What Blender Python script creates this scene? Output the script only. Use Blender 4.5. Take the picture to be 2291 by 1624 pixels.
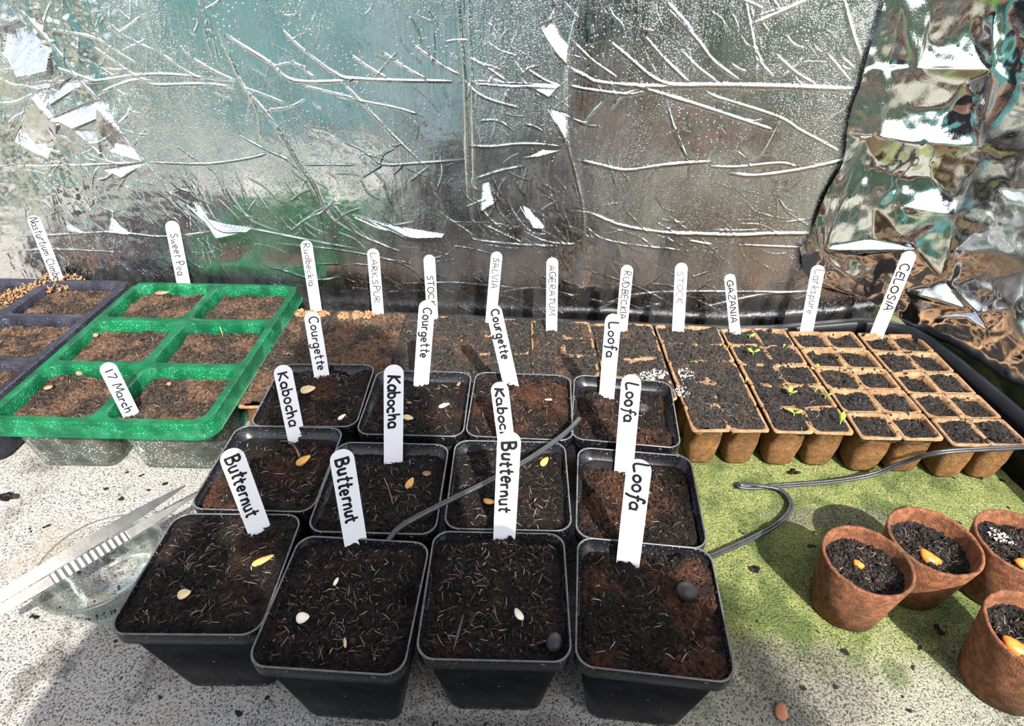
import bpy, bmesh, math, random
import numpy as np
from mathutils import Vector, Matrix
from mathutils.geometry import delaunay_2d_cdt
for o in list(bpy.data.objects): bpy.data.objects.remove(o)
SC = bpy.context.scene
COL = SC.collection
R = random.Random(7)
NR = np.random.default_rng(11)
# ------------------------------------------------------------------ camera
W, H = 2291, 1624
FPX, PITCH, ROLL, CAMH = 1313.77, 0.619565, 0.0144055, 0.418525
cp, sp, cr, sr = math.cos(PITCH), math.sin(PITCH), math.cos(ROLL), math.sin(ROLL)
FWD = np.array([0, cp, -sp]); _u = np.array([0, sp, cp]); _r = np.array([1., 0, 0])
RIGHT = cr*_r + sr*_u; UP = -sr*_r + cr*_u; CAM = np.array([0, 0, CAMH])
cam = bpy.data.cameras.new('camera'); camo = bpy.data.objects.new('camera', cam); COL.objects.link(camo)
cam.sensor_fit = 'HORIZONTAL'; cam.sensor_width = 36; cam.lens = FPX/W*36; cam.clip_start = 0.01; cam.clip_end = 200
camo.matrix_world = Matrix([[RIGHT[0], UP[0], -FWD[0], 0], [RIGHT[1], UP[1], -FWD[1], 0], [RIGHT[2], UP[2], -FWD[2], CAMH], [0, 0, 0, 1]])
SC.camera = camo
# ------------------------------------------------------------------ world, sun, exposure
SC.view_settings.view_transform = 'Standard'; SC.view_settings.look = 'None'
SC.view_settings.gamma = 1; SC.view_settings.use_curve_mapping = False
SC.view_settings.exposure = 0.6
SC.cycles.caustics_reflective = False; SC.cycles.caustics_refractive = False
SC.cycles.max_bounces = 10; SC.cycles.transparent_max_bounces = 16; SC.cycles.sample_clamp_indirect = 6
SUN_AZ, SUN_EL, SUN_E = math.radians(20), math.radians(46), 6.5
SKY = 0.22
world = bpy.data.worlds.new('sky'); SC.world = world; world.use_nodes = True
wn = world.node_tree; wn.nodes.clear()
sky = wn.nodes.new('ShaderNodeTexSky'); sky.sky_type = 'NISHITA'; sky.sun_disc = False
sky.sun_elevation = SUN_EL; sky.sun_rotation = math.pi - SUN_AZ; sky.dust_density = 2.5; sky.air_density = 1.0
bg = wn.nodes.new('ShaderNodeBackground'); bg.inputs[1].default_value = SKY
wo = wn.nodes.new('ShaderNodeOutputWorld')
hs = wn.nodes.new('ShaderNodeHueSaturation'); hs.inputs['Saturation'].default_value = .5; hs.inputs['Value'].default_value = 1.1
wn.links.new(sky.outputs[0], hs.inputs['Color']); wn.links.new(hs.outputs[0], bg.inputs[0]); wn.links.new(bg.outputs[0], wo.inputs[0])
sl = bpy.data.lights.new('sun', 'SUN'); sl.energy = SUN_E; sl.angle = math.radians(0.7); sl.color = (1, 0.95, 0.87)
slo = bpy.data.objects.new('sun', sl); COL.objects.link(slo); slo.location = (1, -3, 4)
SUNV = Vector((math.sin(SUN_AZ)*math.cos(SUN_EL), -math.cos(SUN_AZ)*math.cos(SUN_EL), math.sin(SUN_EL)))
slo.rotation_euler = SUNV.to_track_quat('Z', 'Y').to_euler()

# ------------------------------------------------------------------ helpers
def ray(px, py): return FWD + RIGHT*(px-W/2)/FPX - UP*(py-H/2)/FPX
def atz(px, py, z):
    d = ray(px, py); return CAM + d*(z-CAMH)/d[2]
def aty(px, py, y):
    d = ray(px, py); return CAM + d*y/d[1]
WALL0, WALLK = 0.655, -0.055
def atwall(px, py):
    d = ray(px, py); t = WALL0/(d[1]-WALLK*d[0]); return CAM + d*t
def wally(x): return WALL0 + WALLK*x

def _hash(ix, iy, s):
    h = (ix.astype(np.int64)*374761393 + iy.astype(np.int64)*668265263 + s*974634777) & 0xffffffff
    h = ((h ^ (h >> 13))*1274126177) & 0xffffffff
    return (h ^ (h >> 16)) & 0xffff
def gnoise(x, y, s=0):
    x = np.asarray(x, float); y = np.asarray(y, float)
    ix = np.floor(x); iy = np.floor(y); fx = x-ix; fy = y-iy
    u = fx*fx*fx*(fx*(fx*6-15)+10); v = fy*fy*fy*(fy*(fy*6-15)+10)
    def g(a, b, dx, dy):
        t = _hash(ix+a, iy+b, s)*(2*math.pi/65536); return np.cos(t)*dx + np.sin(t)*dy
    n00 = g(0, 0, fx, fy); n10 = g(1, 0, fx-1, fy); n01 = g(0, 1, fx, fy-1); n11 = g(1, 1, fx-1, fy-1)
    return (n00*(1-u)+n10*u)*(1-v) + (n01*(1-u)+n11*u)*v
def fbm(x, y, o=4, s=0, g=.5):
    r = 0; a = 1.
    for i in range(o):
        r = r + a*gnoise(x*2**i+i*7.3, y*2**i-i*3.1, s+i*17); a *= g
    return r

def link(o, parent=None):
    COL.objects.link(o)
    if parent is not None: o.parent = parent
    return o
def mesh(name, verts, faces, mat, parent=None, smooth=True, flatquads=None):
    m = bpy.data.meshes.new(name)
    verts = np.asarray(verts, np.float32).reshape(-1, 3)
    if isinstance(faces, np.ndarray):
        n, k = faces.shape
        m.vertices.add(len(verts)); m.vertices.foreach_set('co', verts.ravel())
        m.loops.add(n*k); m.loops.foreach_set('vertex_index', faces.astype(np.int32).ravel())
        m.polygons.add(n); m.polygons.foreach_set('loop_start', np.arange(0, n*k, k, dtype=np.int32))
        m.polygons.foreach_set('loop_total', np.full(n, k, np.int32)); m.update(calc_edges=True); m.validate()
    else:
        m.from_pydata([tuple(map(float, v)) for v in verts], [], [tuple(int(i) for i in f) for f in faces]); m.update()
    if smooth: m.polygons.foreach_set('use_smooth', np.ones(len(m.polygons), bool))
    m.materials.append(mat)
    return link(bpy.data.objects.new(name, m), parent)
def empty(name, loc=(0, 0, 0), rz=0):
    o = bpy.data.objects.new(name, None); o.empty_display_size = .01
    o.location = loc; o.rotation_euler = (0, 0, rz); return link(o)
def tag(o, label=None, cat=None, group=None, kind=None):
    for k, v in (('label', label), ('category', cat), ('group', group), ('kind', kind)):
        if v: o[k] = v
    return o
class MB:                                   # collects triangles/quads into one mesh
    def __init__(s): s.v = []; s.f = []; s.n = 0
    def add(s, v, f):
        v = np.asarray(v, float).reshape(-1, 3); s.v.append(v)
        s.f += [tuple(int(i)+s.n for i in q) for q in f]; s.n += len(v)
    def build(s, name, mat, parent=None, smooth=True): return mesh(name, np.concatenate(s.v), s.f, mat, parent, smooth)
def rrect(hx, hy, r, z, seg=5):
    pts = []
    for cx, cy, a0 in ((1, 1, 0), (-1, 1, 90), (-1, -1, 180), (1, -1, 270)):
        for k in range(seg+1):
            a = math.radians(a0+90*k/seg); pts.append((cx*(hx-r)+r*math.cos(a), cy*(hy-r)+r*math.sin(a), z))
    return pts
def loft(rings, cap0=False, cap1=False):
    n = len(rings[0]); v = [p for r in rings for p in r]; f = []
    for i in range(len(rings)-1):
        for k in range(n):
            f.append((i*n+k, i*n+(k+1) % n, (i+1)*n+(k+1) % n, (i+1)*n+k))
    if cap0: f.append(tuple(range(n-1, -1, -1)))
    if cap1: f.append(tuple(range((len(rings)-1)*n, len(rings)*n)))
    return v, f
def tube(pts, rad, seg=8, flat=1., cap=True):
    P = np.asarray(pts, float); n = len(P)
    T = np.gradient(P, axis=0); T /= np.linalg.norm(T, axis=1)[:, None]+1e-12
    rad = np.broadcast_to(np.asarray(rad, float), (n,))
    rings = []
    for i in range(n):
        t = T[i]; a = np.cross(t, (0, 0, 1.)); 
        if np.linalg.norm(a) < 1e-3: a = np.cross(t, (0, 1., 0))
        a /= np.linalg.norm(a); b = np.cross(a, t)
        rings.append([tuple(P[i]+rad[i]*(math.cos(q)*a+flat*math.sin(q)*b)) for q in [2*math.pi*k/seg for k in range(seg)]])
    return loft(rings, cap, cap)
def spline(pts, n=8):
    P = np.asarray(pts, float); out = []
    Q = np.vstack([2*P[0]-P[1], P, 2*P[-1]-P[-2]])
    for i in range(1, len(Q)-2):
        for k in range(n):
            t = k/n; p0, p1, p2, p3 = Q[i-1:i+3]
            out.append(.5*((2*p1)+(-p0+p2)*t+(2*p0-5*p1+4*p2-p3)*t*t+(-p0+3*p1-3*p2+p3)*t**3))
    out.append(P[-1]); return np.array(out)

# ------------------------------------------------------------------ materials
class NT:
    def __init__(s, name):
        s.m = bpy.data.materials.new(name); s.m.use_nodes = True; s.t = s.m.node_tree; s.t.nodes.clear()
        s.out = s.n('ShaderNodeOutputMaterial')
    def n(s, typ, **kw):
        x = s.t.nodes.new(typ)
        for k, v in kw.items(): setattr(x, k, v)
        return x
    def set(s, sock, v):
        if isinstance(v, bpy.types.NodeSocket): s.t.links.new(v, sock)
        elif isinstance(v, (tuple, list)) and len(v) == 3 and sock.type == 'RGBA': sock.default_value = (*v, 1)
        else: sock.default_value = v
    def coord(s, kind='Object'): return s.n('ShaderNodeTexCoord').outputs[kind]
    def pos(s): return s.n('ShaderNodeNewGeometry').outputs['Position']
    def noise(s, vec, scale, detail=4, rough=.55, dist=0, out=0):
        x = s.n('ShaderNodeTexNoise'); s.set(x.inputs['Vector'], vec); x.inputs['Scale'].default_value = scale
        x.inputs['Detail'].default_value = detail; x.inputs['Roughness'].default_value = rough; x.inputs['Distortion'].default_value = dist
        return x.outputs[out]
    def voro(s, vec, scale, feature='F1', rnd=1.):
        x = s.n('ShaderNodeTexVoronoi', feature=feature); s.set(x.inputs['Vector'], vec); x.inputs['Scale'].default_value = scale
        x.inputs['Randomness'].default_value = rnd
        return x.outputs['Distance']
    def ramp(s, fac, a, b, lo=0., hi=1.):
        x = s.n('ShaderNodeMapRange', clamp=True, interpolation_type='SMOOTHSTEP'); s.set(x.inputs[0], fac)
        for i, v in ((1, a), (2, b), (3, lo), (4, hi)): x.inputs[i].default_value = v
        return x.outputs[0]
    def mix(s, fac, a, b):
        x = s.n('ShaderNodeMix', data_type='RGBA'); s.set(x.inputs[0], fac); s.set(x.inputs[6], a); s.set(x.inputs[7], b); return x.outputs[2]
    def math(s, op, a, b=0.):
        x = s.n('ShaderNodeMath', operation=op); s.set(x.inputs[0], a); s.set(x.inputs[1], b); return x.outputs[0]
    def scale(s, vec, sc):
        x = s.n('ShaderNodeVectorMath', operation='MULTIPLY'); s.set(x.inputs[0], vec); x.inputs[1].default_value = sc; return x.outputs[0]
    def sep(s, vec):
        x = s.n('ShaderNodeSeparateXYZ'); s.set(x.inputs[0], vec); return x.outputs
    def bump(s, h, strength, dist, nrm=None):
        x = s.n('ShaderNodeBump'); s.set(x.inputs['Height'], h); s.set(x.inputs['Strength'], strength); x.inputs['Distance'].default_value = dist
        if nrm is not None: s.set(x.inputs['Normal'], nrm)
        return x.outputs[0]
    def pbr(s, col, rough=.5, metal=0., nrm=None, spec=.5, link=True, **kw):
        x = s.n('ShaderNodeBsdfPrincipled'); s.set(x.inputs['Base Color'], col); s.set(x.inputs['Roughness'], rough); s.set(x.inputs['Metallic'], metal)
        s.set(x.inputs['Specular IOR Level'], spec)
        if nrm is not None: s.set(x.inputs['Normal'], nrm)
        for k, v in kw.items(): s.set(x.inputs[k.replace('_', ' ')], v)
        if link: s.t.links.new(x.outputs[0], s.out.inputs[0])
        return x.outputs[0]
    def mixsh(s, fac, a, b, link=False):
        x = s.n('ShaderNodeMixShader'); s.set(x.inputs[0], fac); s.t.links.new(a, x.inputs[1]); s.t.links.new(b, x.inputs[2])
        if link: s.t.links.new(x.outputs[0], s.out.inputs[0])
        return x.outputs[0]
    def sh(s, typ, col, **kw):
        x = s.n(typ); s.set(x.inputs['Color'], col)
        for k, v in kw.items(): s.set(x.inputs[k], v)
        return x.outputs[0]
M = {}
def compost(name, dark, mid, coir, coir_amt, sp=.64):
    t = NT(name); p = t.pos(); isl = t.n('ShaderNodeNewGeometry').outputs['Random Per Island']
    n1 = t.noise(p, 330, 6, .72); n2 = t.noise(p, 30, 3); n3 = t.noise(p, 1300, 3, .7); v = t.voro(p, 420)
    c = t.mix(t.ramp(n1, .40, .66), dark, mid)
    cc = t.mix(t.ramp(n1, .38, .62), tuple(x*.3 for x in coir), coir)
    c = t.mix(t.ramp(t.math('ADD', n2, t.math('MULTIPLY', t.math('SUBTRACT', isl, .5), .10)), .62-coir_amt, .74-coir_amt), c, cc)
    c = t.mix(t.ramp(isl, .86, 1., 0, .55), c, (.11, .07, .045)); c = t.mix(t.ramp(isl, .0, .35, .75, 0), c, dark)
    c = t.mix(t.ramp(n3, sp, sp+.07, 0, .9), c, (.30, .26, .22))
    nr = t.bump(t.math('ADD', n1, t.math('ADD', t.math('MULTIPLY', n3, .5), t.math('MULTIPLY', v, .6))), 1., .0022)
    t.pbr(c, .68, nrm=nr, spec=.22); M[name] = t.m
compost('compost_dark', (.0030, .0022, .0022), (.018, .0125, .0110), (.045, .020, .012), .05)
compost('compost_coir', (.0035, .0024, .0022), (.023, .0145, .0115), (.100, .040, .021), .13)
compost('compost_brown', (.010, .0075, .006), (.105, .072, .053), (.21, .12, .075), .15, .62)
compost('compost_black', (.005, .0045, .0045), (.042, .036, .033), (.08, .05, .032), .02, .60)
compost('compost_grey', (.006, .0055, .005), (.065, .054, .047), (.12, .07, .045), .04, .59)
def simple(name, col, rough=.5, metal=0., spec=.5, var=0., vs=80, bump=0., bs=300, **kw):
    t = NT(name); p = t.coord(); c = col; nr = None
    if var: c = t.mix(t.ramp(t.noise(p, vs, 5), .3, .7), tuple(x*(1-var) for x in col), tuple(min(1, x*(1+var)) for x in col))
    if bump: nr = t.bump(t.noise(p, bs, 5), .8, bump)
    t.pbr(c, rough, metal, nr, spec, **kw); M[name] = t.m
t = NT('fibre_pale'); isl = t.n('ShaderNodeNewGeometry').outputs['Random Per Island']
t.pbr(t.mix(t.ramp(isl, .45, 1.), (.022, .012, .009), (.36, .29, .23)), .6, spec=.4); M['fibre_pale'] = t.m
simple('fibre_brown', (.16, .085, .05), .8, var=.4, vs=60)
simple('label_white', (.84, .84, .86), .35, spec=.4)
simple('ink_black', (.008, .008, .012), .5)
simple('ink_grey', (.022, .022, .03), .6)
simple('ink_faded', (.13, .13, .15), .6)
simple('seed_cream', (.66, .50, .26), .45, var=.2, vs=250, bump=.0003, bs=500)
simple('seed_gold', (.66, .34, .08), .4, var=.25, vs=250, bump=.0003, bs=500)
simple('seed_white', (.86, .80, .62), .5, var=.1, vs=250)
t = NT('bean_orange'); p = t.coord(); n = t.noise(p, 160, 4)
t.pbr(t.mix(t.ramp(n, .58, .64), t.mix(t.ramp(n, .3, .55), (.66, .25, .04), (.52, .17, .03)), (.03, .018, .012)), .35, spec=.4); M['bean_orange'] = t.m
simple('pebble_grey', (.014, .013, .015), .55, var=.3, vs=120, bump=.0006, bs=200)
simple('leaf_green', (.30, .55, .05), .45, var=.25, vs=150, Subsurface_Weight=0.0)
simple('leaf_yellow', (.55, .60, .05), .45, var=.2, vs=150)
simple('stem_pale', (.50, .60, .20), .5)
simple('cable_black', (.030, .032, .036), .32, spec=.6, var=.3, vs=120, bump=.0003, bs=600)
simple('steel', (.13, .127, .122), .34, 1., var=.15, vs=90, bump=.00006, bs=300)
simple('wood_chip', (.26, .15, .08), .8, var=.4, vs=120)
simple('orange_scrap', (.80, .30, .03), .6, var=.15)
simple('perlite', (.82, .80, .76), .8, bump=.0005, bs=900)
simple('coir_tan', (.30, .165, .08), .9, var=.4, vs=200, bump=.0012, bs=350)
simple('navy_cloth', (.012, .014, .028), .9, var=.3, vs=30)
simple('skin', (.55, .33, .24), .5)
simple('hair_dark', (.03, .02, .015), .6)
simple('denim', (.03, .04, .07), .9)
simple('phone_black', (.01, .01, .012), .2)
simple('terracotta', (.38, .15, .08), .8, var=.2)
simple('white_paint', (.80, .80, .80), .4)
simple('teal_paint', (.22, .66, .60), .5, var=.15, vs=4)
simple('roof_felt', (.05, .05, .06), .9)
simple('brick', (.16, .07, .05), .9, var=.3, vs=20)
simple('hedge_leaf', (.12, .19, .10), .8, var=.6, vs=14, bump=.05, bs=9)
simple('timber', (.20, .14, .09), .8, var=.3, vs=10)
# black pot plastic with splashed grit near the foot
t = NT('pot_plastic'); p = t.coord(); z = t.sep(p)[2]
n = t.noise(p, 420, 3, .7); nn = t.noise(p, 60, 4)
grit = t.math('MULTIPLY', t.ramp(n, .56, .62), t.ramp(z, .0035, .0085, 1, 0))
spk = t.math('MULTIPLY', t.ramp(t.noise(p, 500, 2), .73, .76), .6)
c = t.mix(t.ramp(nn, .4, .7), (.005, .005, .0065), (.010, .0105, .013))
c = t.mix(t.math('MAXIMUM', grit, spk), c, (.55, .54, .5))
t.pbr(c, t.ramp(nn, .3, .7, .30, .45), nrm=t.bump(t.noise(p, 900, 2), .15, .0003), spec=.11); M['pot_plastic'] = t.m
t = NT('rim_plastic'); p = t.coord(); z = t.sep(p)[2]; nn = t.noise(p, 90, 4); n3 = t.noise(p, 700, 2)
edge = t.math('MULTIPLY', t.ramp(z, .0897, .09005), t.ramp(nn, .30, .55, .25, 1.)); dust = t.math('MULTIPLY', t.ramp(n3, .64, .70), .35)  # pale top edge: scuffed wear plus a painted sky highlight on the bevel
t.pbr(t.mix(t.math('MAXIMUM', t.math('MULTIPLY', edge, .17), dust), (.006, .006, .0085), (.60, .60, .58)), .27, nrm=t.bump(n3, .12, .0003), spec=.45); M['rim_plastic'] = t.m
simple('tray_black', (.007, .007, .010), .38, spec=.25, var=.3, vs=60, bump=.0002, bs=400)
# moulded peat fibre
def peat(name, a, b, c2):
    t = NT(name); p = t.pos(); n = t.noise(p, 180, 6, .65); n2 = t.noise(p, 1100, 3); n3 = t.noise(p, 28, 3)
    c = t.mix(t.ramp(n, .35, .68), a, b); c = t.mix(t.ramp(n3, .5, .75, 0, .6), c, c2)
    c = t.mix(t.ramp(n2, .66, .74, 0, .7), c, (.62, .47, .30)); c = t.mix(t.ramp(n, .68, .76, 0, .8), c, (.02, .015, .012))
    t.pbr(c, .75, nrm=t.bump(t.math('ADD', n, n2), 1., .0018), spec=.4); M[name] = t.m
peat('peat_fibre', (.30, .165, .075), (.50, .31, .175), (.22, .10, .035))
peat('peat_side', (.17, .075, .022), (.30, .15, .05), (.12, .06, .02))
peat('peat_red', (.13, .045, .018), (.33, .125, .055), (.085, .050, .022))
# crinkled silver foil, misted with condensation
def foil(name, rough, mist, drops, b1, b2, streak):
    t = NT(name); p = t.pos(); x, y, z = t.sep(p)
    st = t.scale(p, (1, 1, .35)); sv = t.scale(p, (1, 1, .10))
    n1 = t.noise(st, 170, 4, .62, 1.6); n2 = t.noise(p, 700, 3, .6, .8); v = t.voro(p, 230); v2 = t.voro(p, 560); n4 = t.noise(sv, 260, 4, .6, .6)
    big = t.noise(p, 10, 4); msk = t.ramp(big, .34, .62, .12, 1.); msk2 = t.ramp(t.noise(p, 17, 3), .40, .62, .05, 1.)
    d1 = t.math('MULTIPLY', t.math('MULTIPLY', t.ramp(v, .08, .26, 1, 0), drops), msk2)
    d2 = t.math('MULTIPLY', t.math('MULTIPLY', t.ramp(v2, .12, .36, 1, 0), drops*.5), msk)
    hgt = t.math('ADD', t.math('MULTIPLY', t.math('MULTIPLY', n1, msk), b1), t.math('ADD', t.math('MULTIPLY', t.math('MULTIPLY', n2, msk), b2), t.math('ADD', d1, d2)))
    hgt = t.math('ADD', hgt, t.math('MULTIPLY', t.math('MULTIPLY', n4, t.ramp(z, .15, .36)), streak))
    nr = t.bump(hgt, 1., .001)
    g = t.pbr((.80, .81, .83), t.ramp(big, .3, .7, rough*.6, rough*1.5), 1., nr, link=False)
    d = t.sh('ShaderNodeBsdfDiffuse', (.62, .64, .66))
    fm = t.math('MULTIPLY', t.ramp(t.noise(st, 26, 5, .65), .3, .75), mist*1.8)
    t.mixsh(fm, g, d, True); M[name] = t.m
foil('foil_misted', .05, .03, .26, .46, .15, .40)
foil('foil_clear', .06, .012, .03, .10, .05, .06)
# translucent plastics
def plastic(name, col, alpha, dropcol, dropamt, rough=.12, dscale=500, zdry=9.):
    t = NT(name); p = t.coord(); v = t.voro(p, dscale); nz = t.noise(p, 45, 4); z = t.sep(p)[2]
    up = t.sep(t.n('ShaderNodeNewGeometry').outputs['True Normal'])[2]
    mask = t.math('MULTIPLY', t.ramp(v, .18, .36, 1, 0), t.math('MULTIPLY', t.ramp(nz, .40, .60, 0, 1), t.ramp(t.math('ABSOLUTE', up), .5, .8, 1, 0)))
    nr = t.bump(t.ramp(v, .1, .5, 1, 0), t.ramp(t.math('ABSOLUTE', up), .5, .8, .7, .05), .0008)
    x = t.n('ShaderNodeBump'); t.set(x.inputs['Height'], t.noise(p, 60, 3)); x.inputs['Strength'].default_value = .35; x.inputs['Distance'].default_value = .002; t.set(x.inputs['Normal'], nr); nr = x.outputs[0]
    tr = t.sh('ShaderNodeBsdfTransparent', tuple(x**.35 for x in col))
    pb = t.pbr(t.mix(t.ramp(nz, .35, .65), tuple(c*.6 for c in col), tuple(min(1, c*1.3) for c in col)), rough, 0, nr, .8, link=False)
    tl = t.sh('ShaderNodeBsdfTranslucent', col)
    body = t.mixsh(.45, pb, tl)
    a = t.mixsh(alpha, tr, body)
    dr = t.pbr(dropcol, .2, 0, nr, .8, link=False)
    t.mixsh(t.math('MULTIPLY', mask, dropamt), a, dr, True); M[name] = t.m
plastic('green_plastic', (.016, .30, .12), .54, (.16, .60, .34), .5, .08)
plastic('clear_plastic', (.36, .42, .38), .30, (.85, .88, .86), .8)
plastic('smoke_plastic', (.055, .055, .085), .80, (.3, .3, .35), .12)
t = NT('bowl_glass'); tr = t.sh('ShaderNodeBsdfTransparent', (.988, .995, .992)); gl = t.sh('ShaderNodeBsdfGlossy', (.95, 1, .97), Roughness=.03)
lw = t.n('ShaderNodeLayerWeight'); lw.inputs[0].default_value = .45
t.set(lw.inputs['Normal'], t.bump(t.noise(t.coord(), 90, 3), .5, .002))
t.mixsh(t.ramp(lw.outputs['Fresnel'], 0, 1, .05, .75), tr, gl, True); M['bowl_glass'] = t.m
# bench surface: pale gritty slab, algae to the right
t = NT('gritty_slab'); p = t.pos(); x, y, z = t.sep(p)
g1 = t.noise(p, 620, 4, .72); g2 = t.noise(p, 1300, 3, .6); g3 = t.noise(p, 120, 3); lo = t.noise(p, 11, 4); lo2 = t.noise(t.scale(p, (1, .8, 1)), 26, 4)
gr = t.mix(t.ramp(g1, .38, .52), (.045, .043, .04), (.52, .50, .46))
gr = t.mix(t.ramp(g2, .60, .68), gr, (.78, .77, .74))
gr = t.mix(t.ramp(lo2, .54, .70, 0, .75), gr, t.mix(t.ramp(g1, .4, .6), (.03, .03, .028), (.20, .19, .17)))
gr = t.mix(t.ramp(lo, .56, .7, 0, .35), gr, (.42, .30, .20))
mo = t.mix(t.ramp(g1, .37, .55), (.028, .042, .012), (.26, .30, .075))
mo = t.mix(t.ramp(g2, .54, .66, 0, .85), mo, (.66, .70, .44))
mo = t.mix(t.ramp(lo2, .44, .62, 0, .85), mo, t.mix(t.ramp(g1, .36, .6), (.02, .028, .012), (.12, .17, .045)))
mask = t.ramp(t.math('ADD', x, t.math('MULTIPLY', t.math('SUBTRACT', lo, .5), .35)), .04, .13)
near = t.ramp(t.math('ADD', y, t.math('MULTIPLY', t.math('SUBTRACT', lo2, .5), .12)), .195, .245, .35, 1)
c = t.mix(t.math('MULTIPLY', mask, near), gr, mo)
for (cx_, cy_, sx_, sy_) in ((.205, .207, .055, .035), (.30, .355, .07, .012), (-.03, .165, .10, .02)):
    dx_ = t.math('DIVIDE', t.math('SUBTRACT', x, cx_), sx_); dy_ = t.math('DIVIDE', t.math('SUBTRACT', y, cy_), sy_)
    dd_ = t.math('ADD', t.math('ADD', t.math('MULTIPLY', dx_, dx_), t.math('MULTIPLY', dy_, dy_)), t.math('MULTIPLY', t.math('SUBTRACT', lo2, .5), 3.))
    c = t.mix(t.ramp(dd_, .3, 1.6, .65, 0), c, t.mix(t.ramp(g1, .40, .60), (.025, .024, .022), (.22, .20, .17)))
c = t.mix(t.ramp(t.noise(p, 75, 2, .5), .69, .72), c, (.018, .016, .014))
h = t.math('ADD', g1, t.math('ADD', t.math('MULTIPLY', g2, .5), t.math('MULTIPLY', g3, .9)))
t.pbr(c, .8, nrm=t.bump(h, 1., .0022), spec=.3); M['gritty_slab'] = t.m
t = NT('garden_ground'); p = t.pos(); n = t.noise(p, 6, 6)
t.pbr(t.mix(t.ramp(n, .4, .6), (.11, .13, .05), (.20, .19, .16)), .9); M['garden_ground'] = t.m

# ------------------------------------------------------------------ setting: bench, wall, foil
def grid(nx, ny):
    i = np.arange(nx*ny).reshape(ny, nx)
    return np.stack([i[:-1, :-1], i[:-1, 1:], i[1:, 1:], i[1:, :-1]], -1).reshape(-1, 4)
bench = empty('potting_bench', (0, 0, 0))
tag(bench, 'wide potting bench with a pale gritty top turning mossy green on the right', 'bench')
nx, ny = 420, 240
X, Y = np.meshgrid(np.linspace(-.95, .95, nx), np.linspace(-.06, .655, ny))
Z = -.0012 + .0008*fbm(X*22, Y*22, 3, 3) + .0006*fbm(X*120, Y*120, 2, 9)
Z = np.minimum(Z, 0)
Y = np.minimum(Y, wally(X)+.02)
mesh('bench_top', np.stack([X, Y, Z], -1), grid(nx, ny), M['gritty_slab'], bench)
mb = MB()
mb.add([(a, b, c) for c in (-.06, -.004) for a, b in ((-.95, -.06), (.95, -.06), (.95, .58), (-.95, .58))], [(3, 2, 1, 0), (0, 1, 5, 4), (1, 2, 6, 5), (2, 3, 7, 6), (3, 0, 4, 7), (4, 5, 6, 7)])
mb.build('slab', M['timber'], bench, False)
for lx in (-.9, .9):
    for ly in (-.02, .54):
        v, f = loft([rrect(.025, .025, .003, z, 2) for z in (-.85, -.06)], True, True)
        mesh('leg', np.array(v)+(lx, ly, 0), f, M['timber'], bench, False)
# raised black lip along the back and the right hand side
path = [(x, wally(x)-.017) for x in np.linspace(-.93, .42, 28)] + [(.452, .607), (.472, .592), (.482, .570), (.487, .53), (.493, .46), (.500, .36), (.512, .2), (.525, -.05)]
path = np.array(path); T = np.gradient(path, axis=0); T /= np.linalg.norm(T, axis=1)[:, None]; N = np.stack([-T[:, 1], T[:, 0]], -1)  # left normal -> outward at back
prof = [(-.007, -.003), (-.006, .040), (-.004, .052), (-.002, .054), (.006, .054), (.008, .052), (.008, .046), (.0065, .046), (.0065, .051), (0, .051), (-.004, -.003)]
rings = []
for i in range(len(path)):
    n_ = N[i]; kz = float(np.interp(path[i, 0], [-.9, .30, .44, 1], [.55, .60, 1, 1]))
    rings.append([(path[i, 0]+n_[0]*a, path[i, 1]+n_[1]*a, b*kz if b > 0 else b) for a, b in prof])
v, f = loft(rings, True, True)
tag(mesh('edging_lip', v, f, M['tray_black']), 'raised black plastic lip curving round the back right corner of the bench', 'edging')
# back wall behind the foil
w = MB(); a = np.array
def wq(x0, x1, z0, z1, off, th):
    return [(x, wally(x)+o, z) for o in (off, off+th) for x, z in ((x0, z0), (x1, z0), (x1, z1), (x0, z1))]
w.add(wq(-1.2, 1.2, -.85, .95, .05, .02), [(0, 1, 2, 3), (7, 6, 5, 4), (0, 4, 5, 1), (1, 5, 6, 2), (2, 6, 7, 3), (3, 7, 4, 0)])
tag(w.build('wall_back', M['timber'], None, False), kind='structure')

R1, R2, R3 = (0, 0), (750, 0), (1491, 0)
K = 2.8488
CRE = []                                     # (frame, width mm, points in the enlarged view)
def C(fr, wd, *pts): CRE.append(([(fr[0]+x/K, fr[1]+y/K) for x, y in pts], wd))
C(R1, 1.8, (0, 500), (120, 545), (330, 520), (620, 515), (860, 480), (1100, 475), (1500, 515)); C(R1, 2, (620, 600), (760, 540), (880, 510), (1000, 540), (1300, 535), (1500, 560))
C(R1, 1.5, (340, 190), (600, 240), (750, 330), (900, 420)); C(R1, 1.8, (570, 280), (700, 370), (830, 460), (900, 500), (980, 520))
C(R1, 1.3, (500, 360), (620, 420), (760, 510)); C(R1, 1.7, (330, 420), (500, 480), (620, 520)); C(R1, 1.5, (850, 0), (950, 180), (1020, 320), (1080, 380), (1200, 460), (1320, 520))
C(R1, 1.0, (700, 150), (800, 230), (1000, 330)); C(R1, 1.2, (1080, 90), (1110, 230), (1180, 330), (1290, 470)); C(R1, 1.8, (1225, 370), (1380, 460), (1500, 515))
C(R1, 2.4, (1430, 215), (1560, 300), (1720, 400), (1880, 515), (2279, 515)); C(R1, 1.4, (1310, 0), (1350, 200), (1400, 430)); C(R1, 1.2, (1270, 0), (1310, 200), (1370, 430))
C(R1, 3, (1380, 170), (1480, 400), (1560, 560), (1700, 720), (1820, 900), (1900, 1040), (2000, 1180), (2100, 1380), (2279, 1500)); C(R1, 1.6, (1520, 480), (1640, 720), (1660, 900))
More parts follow.
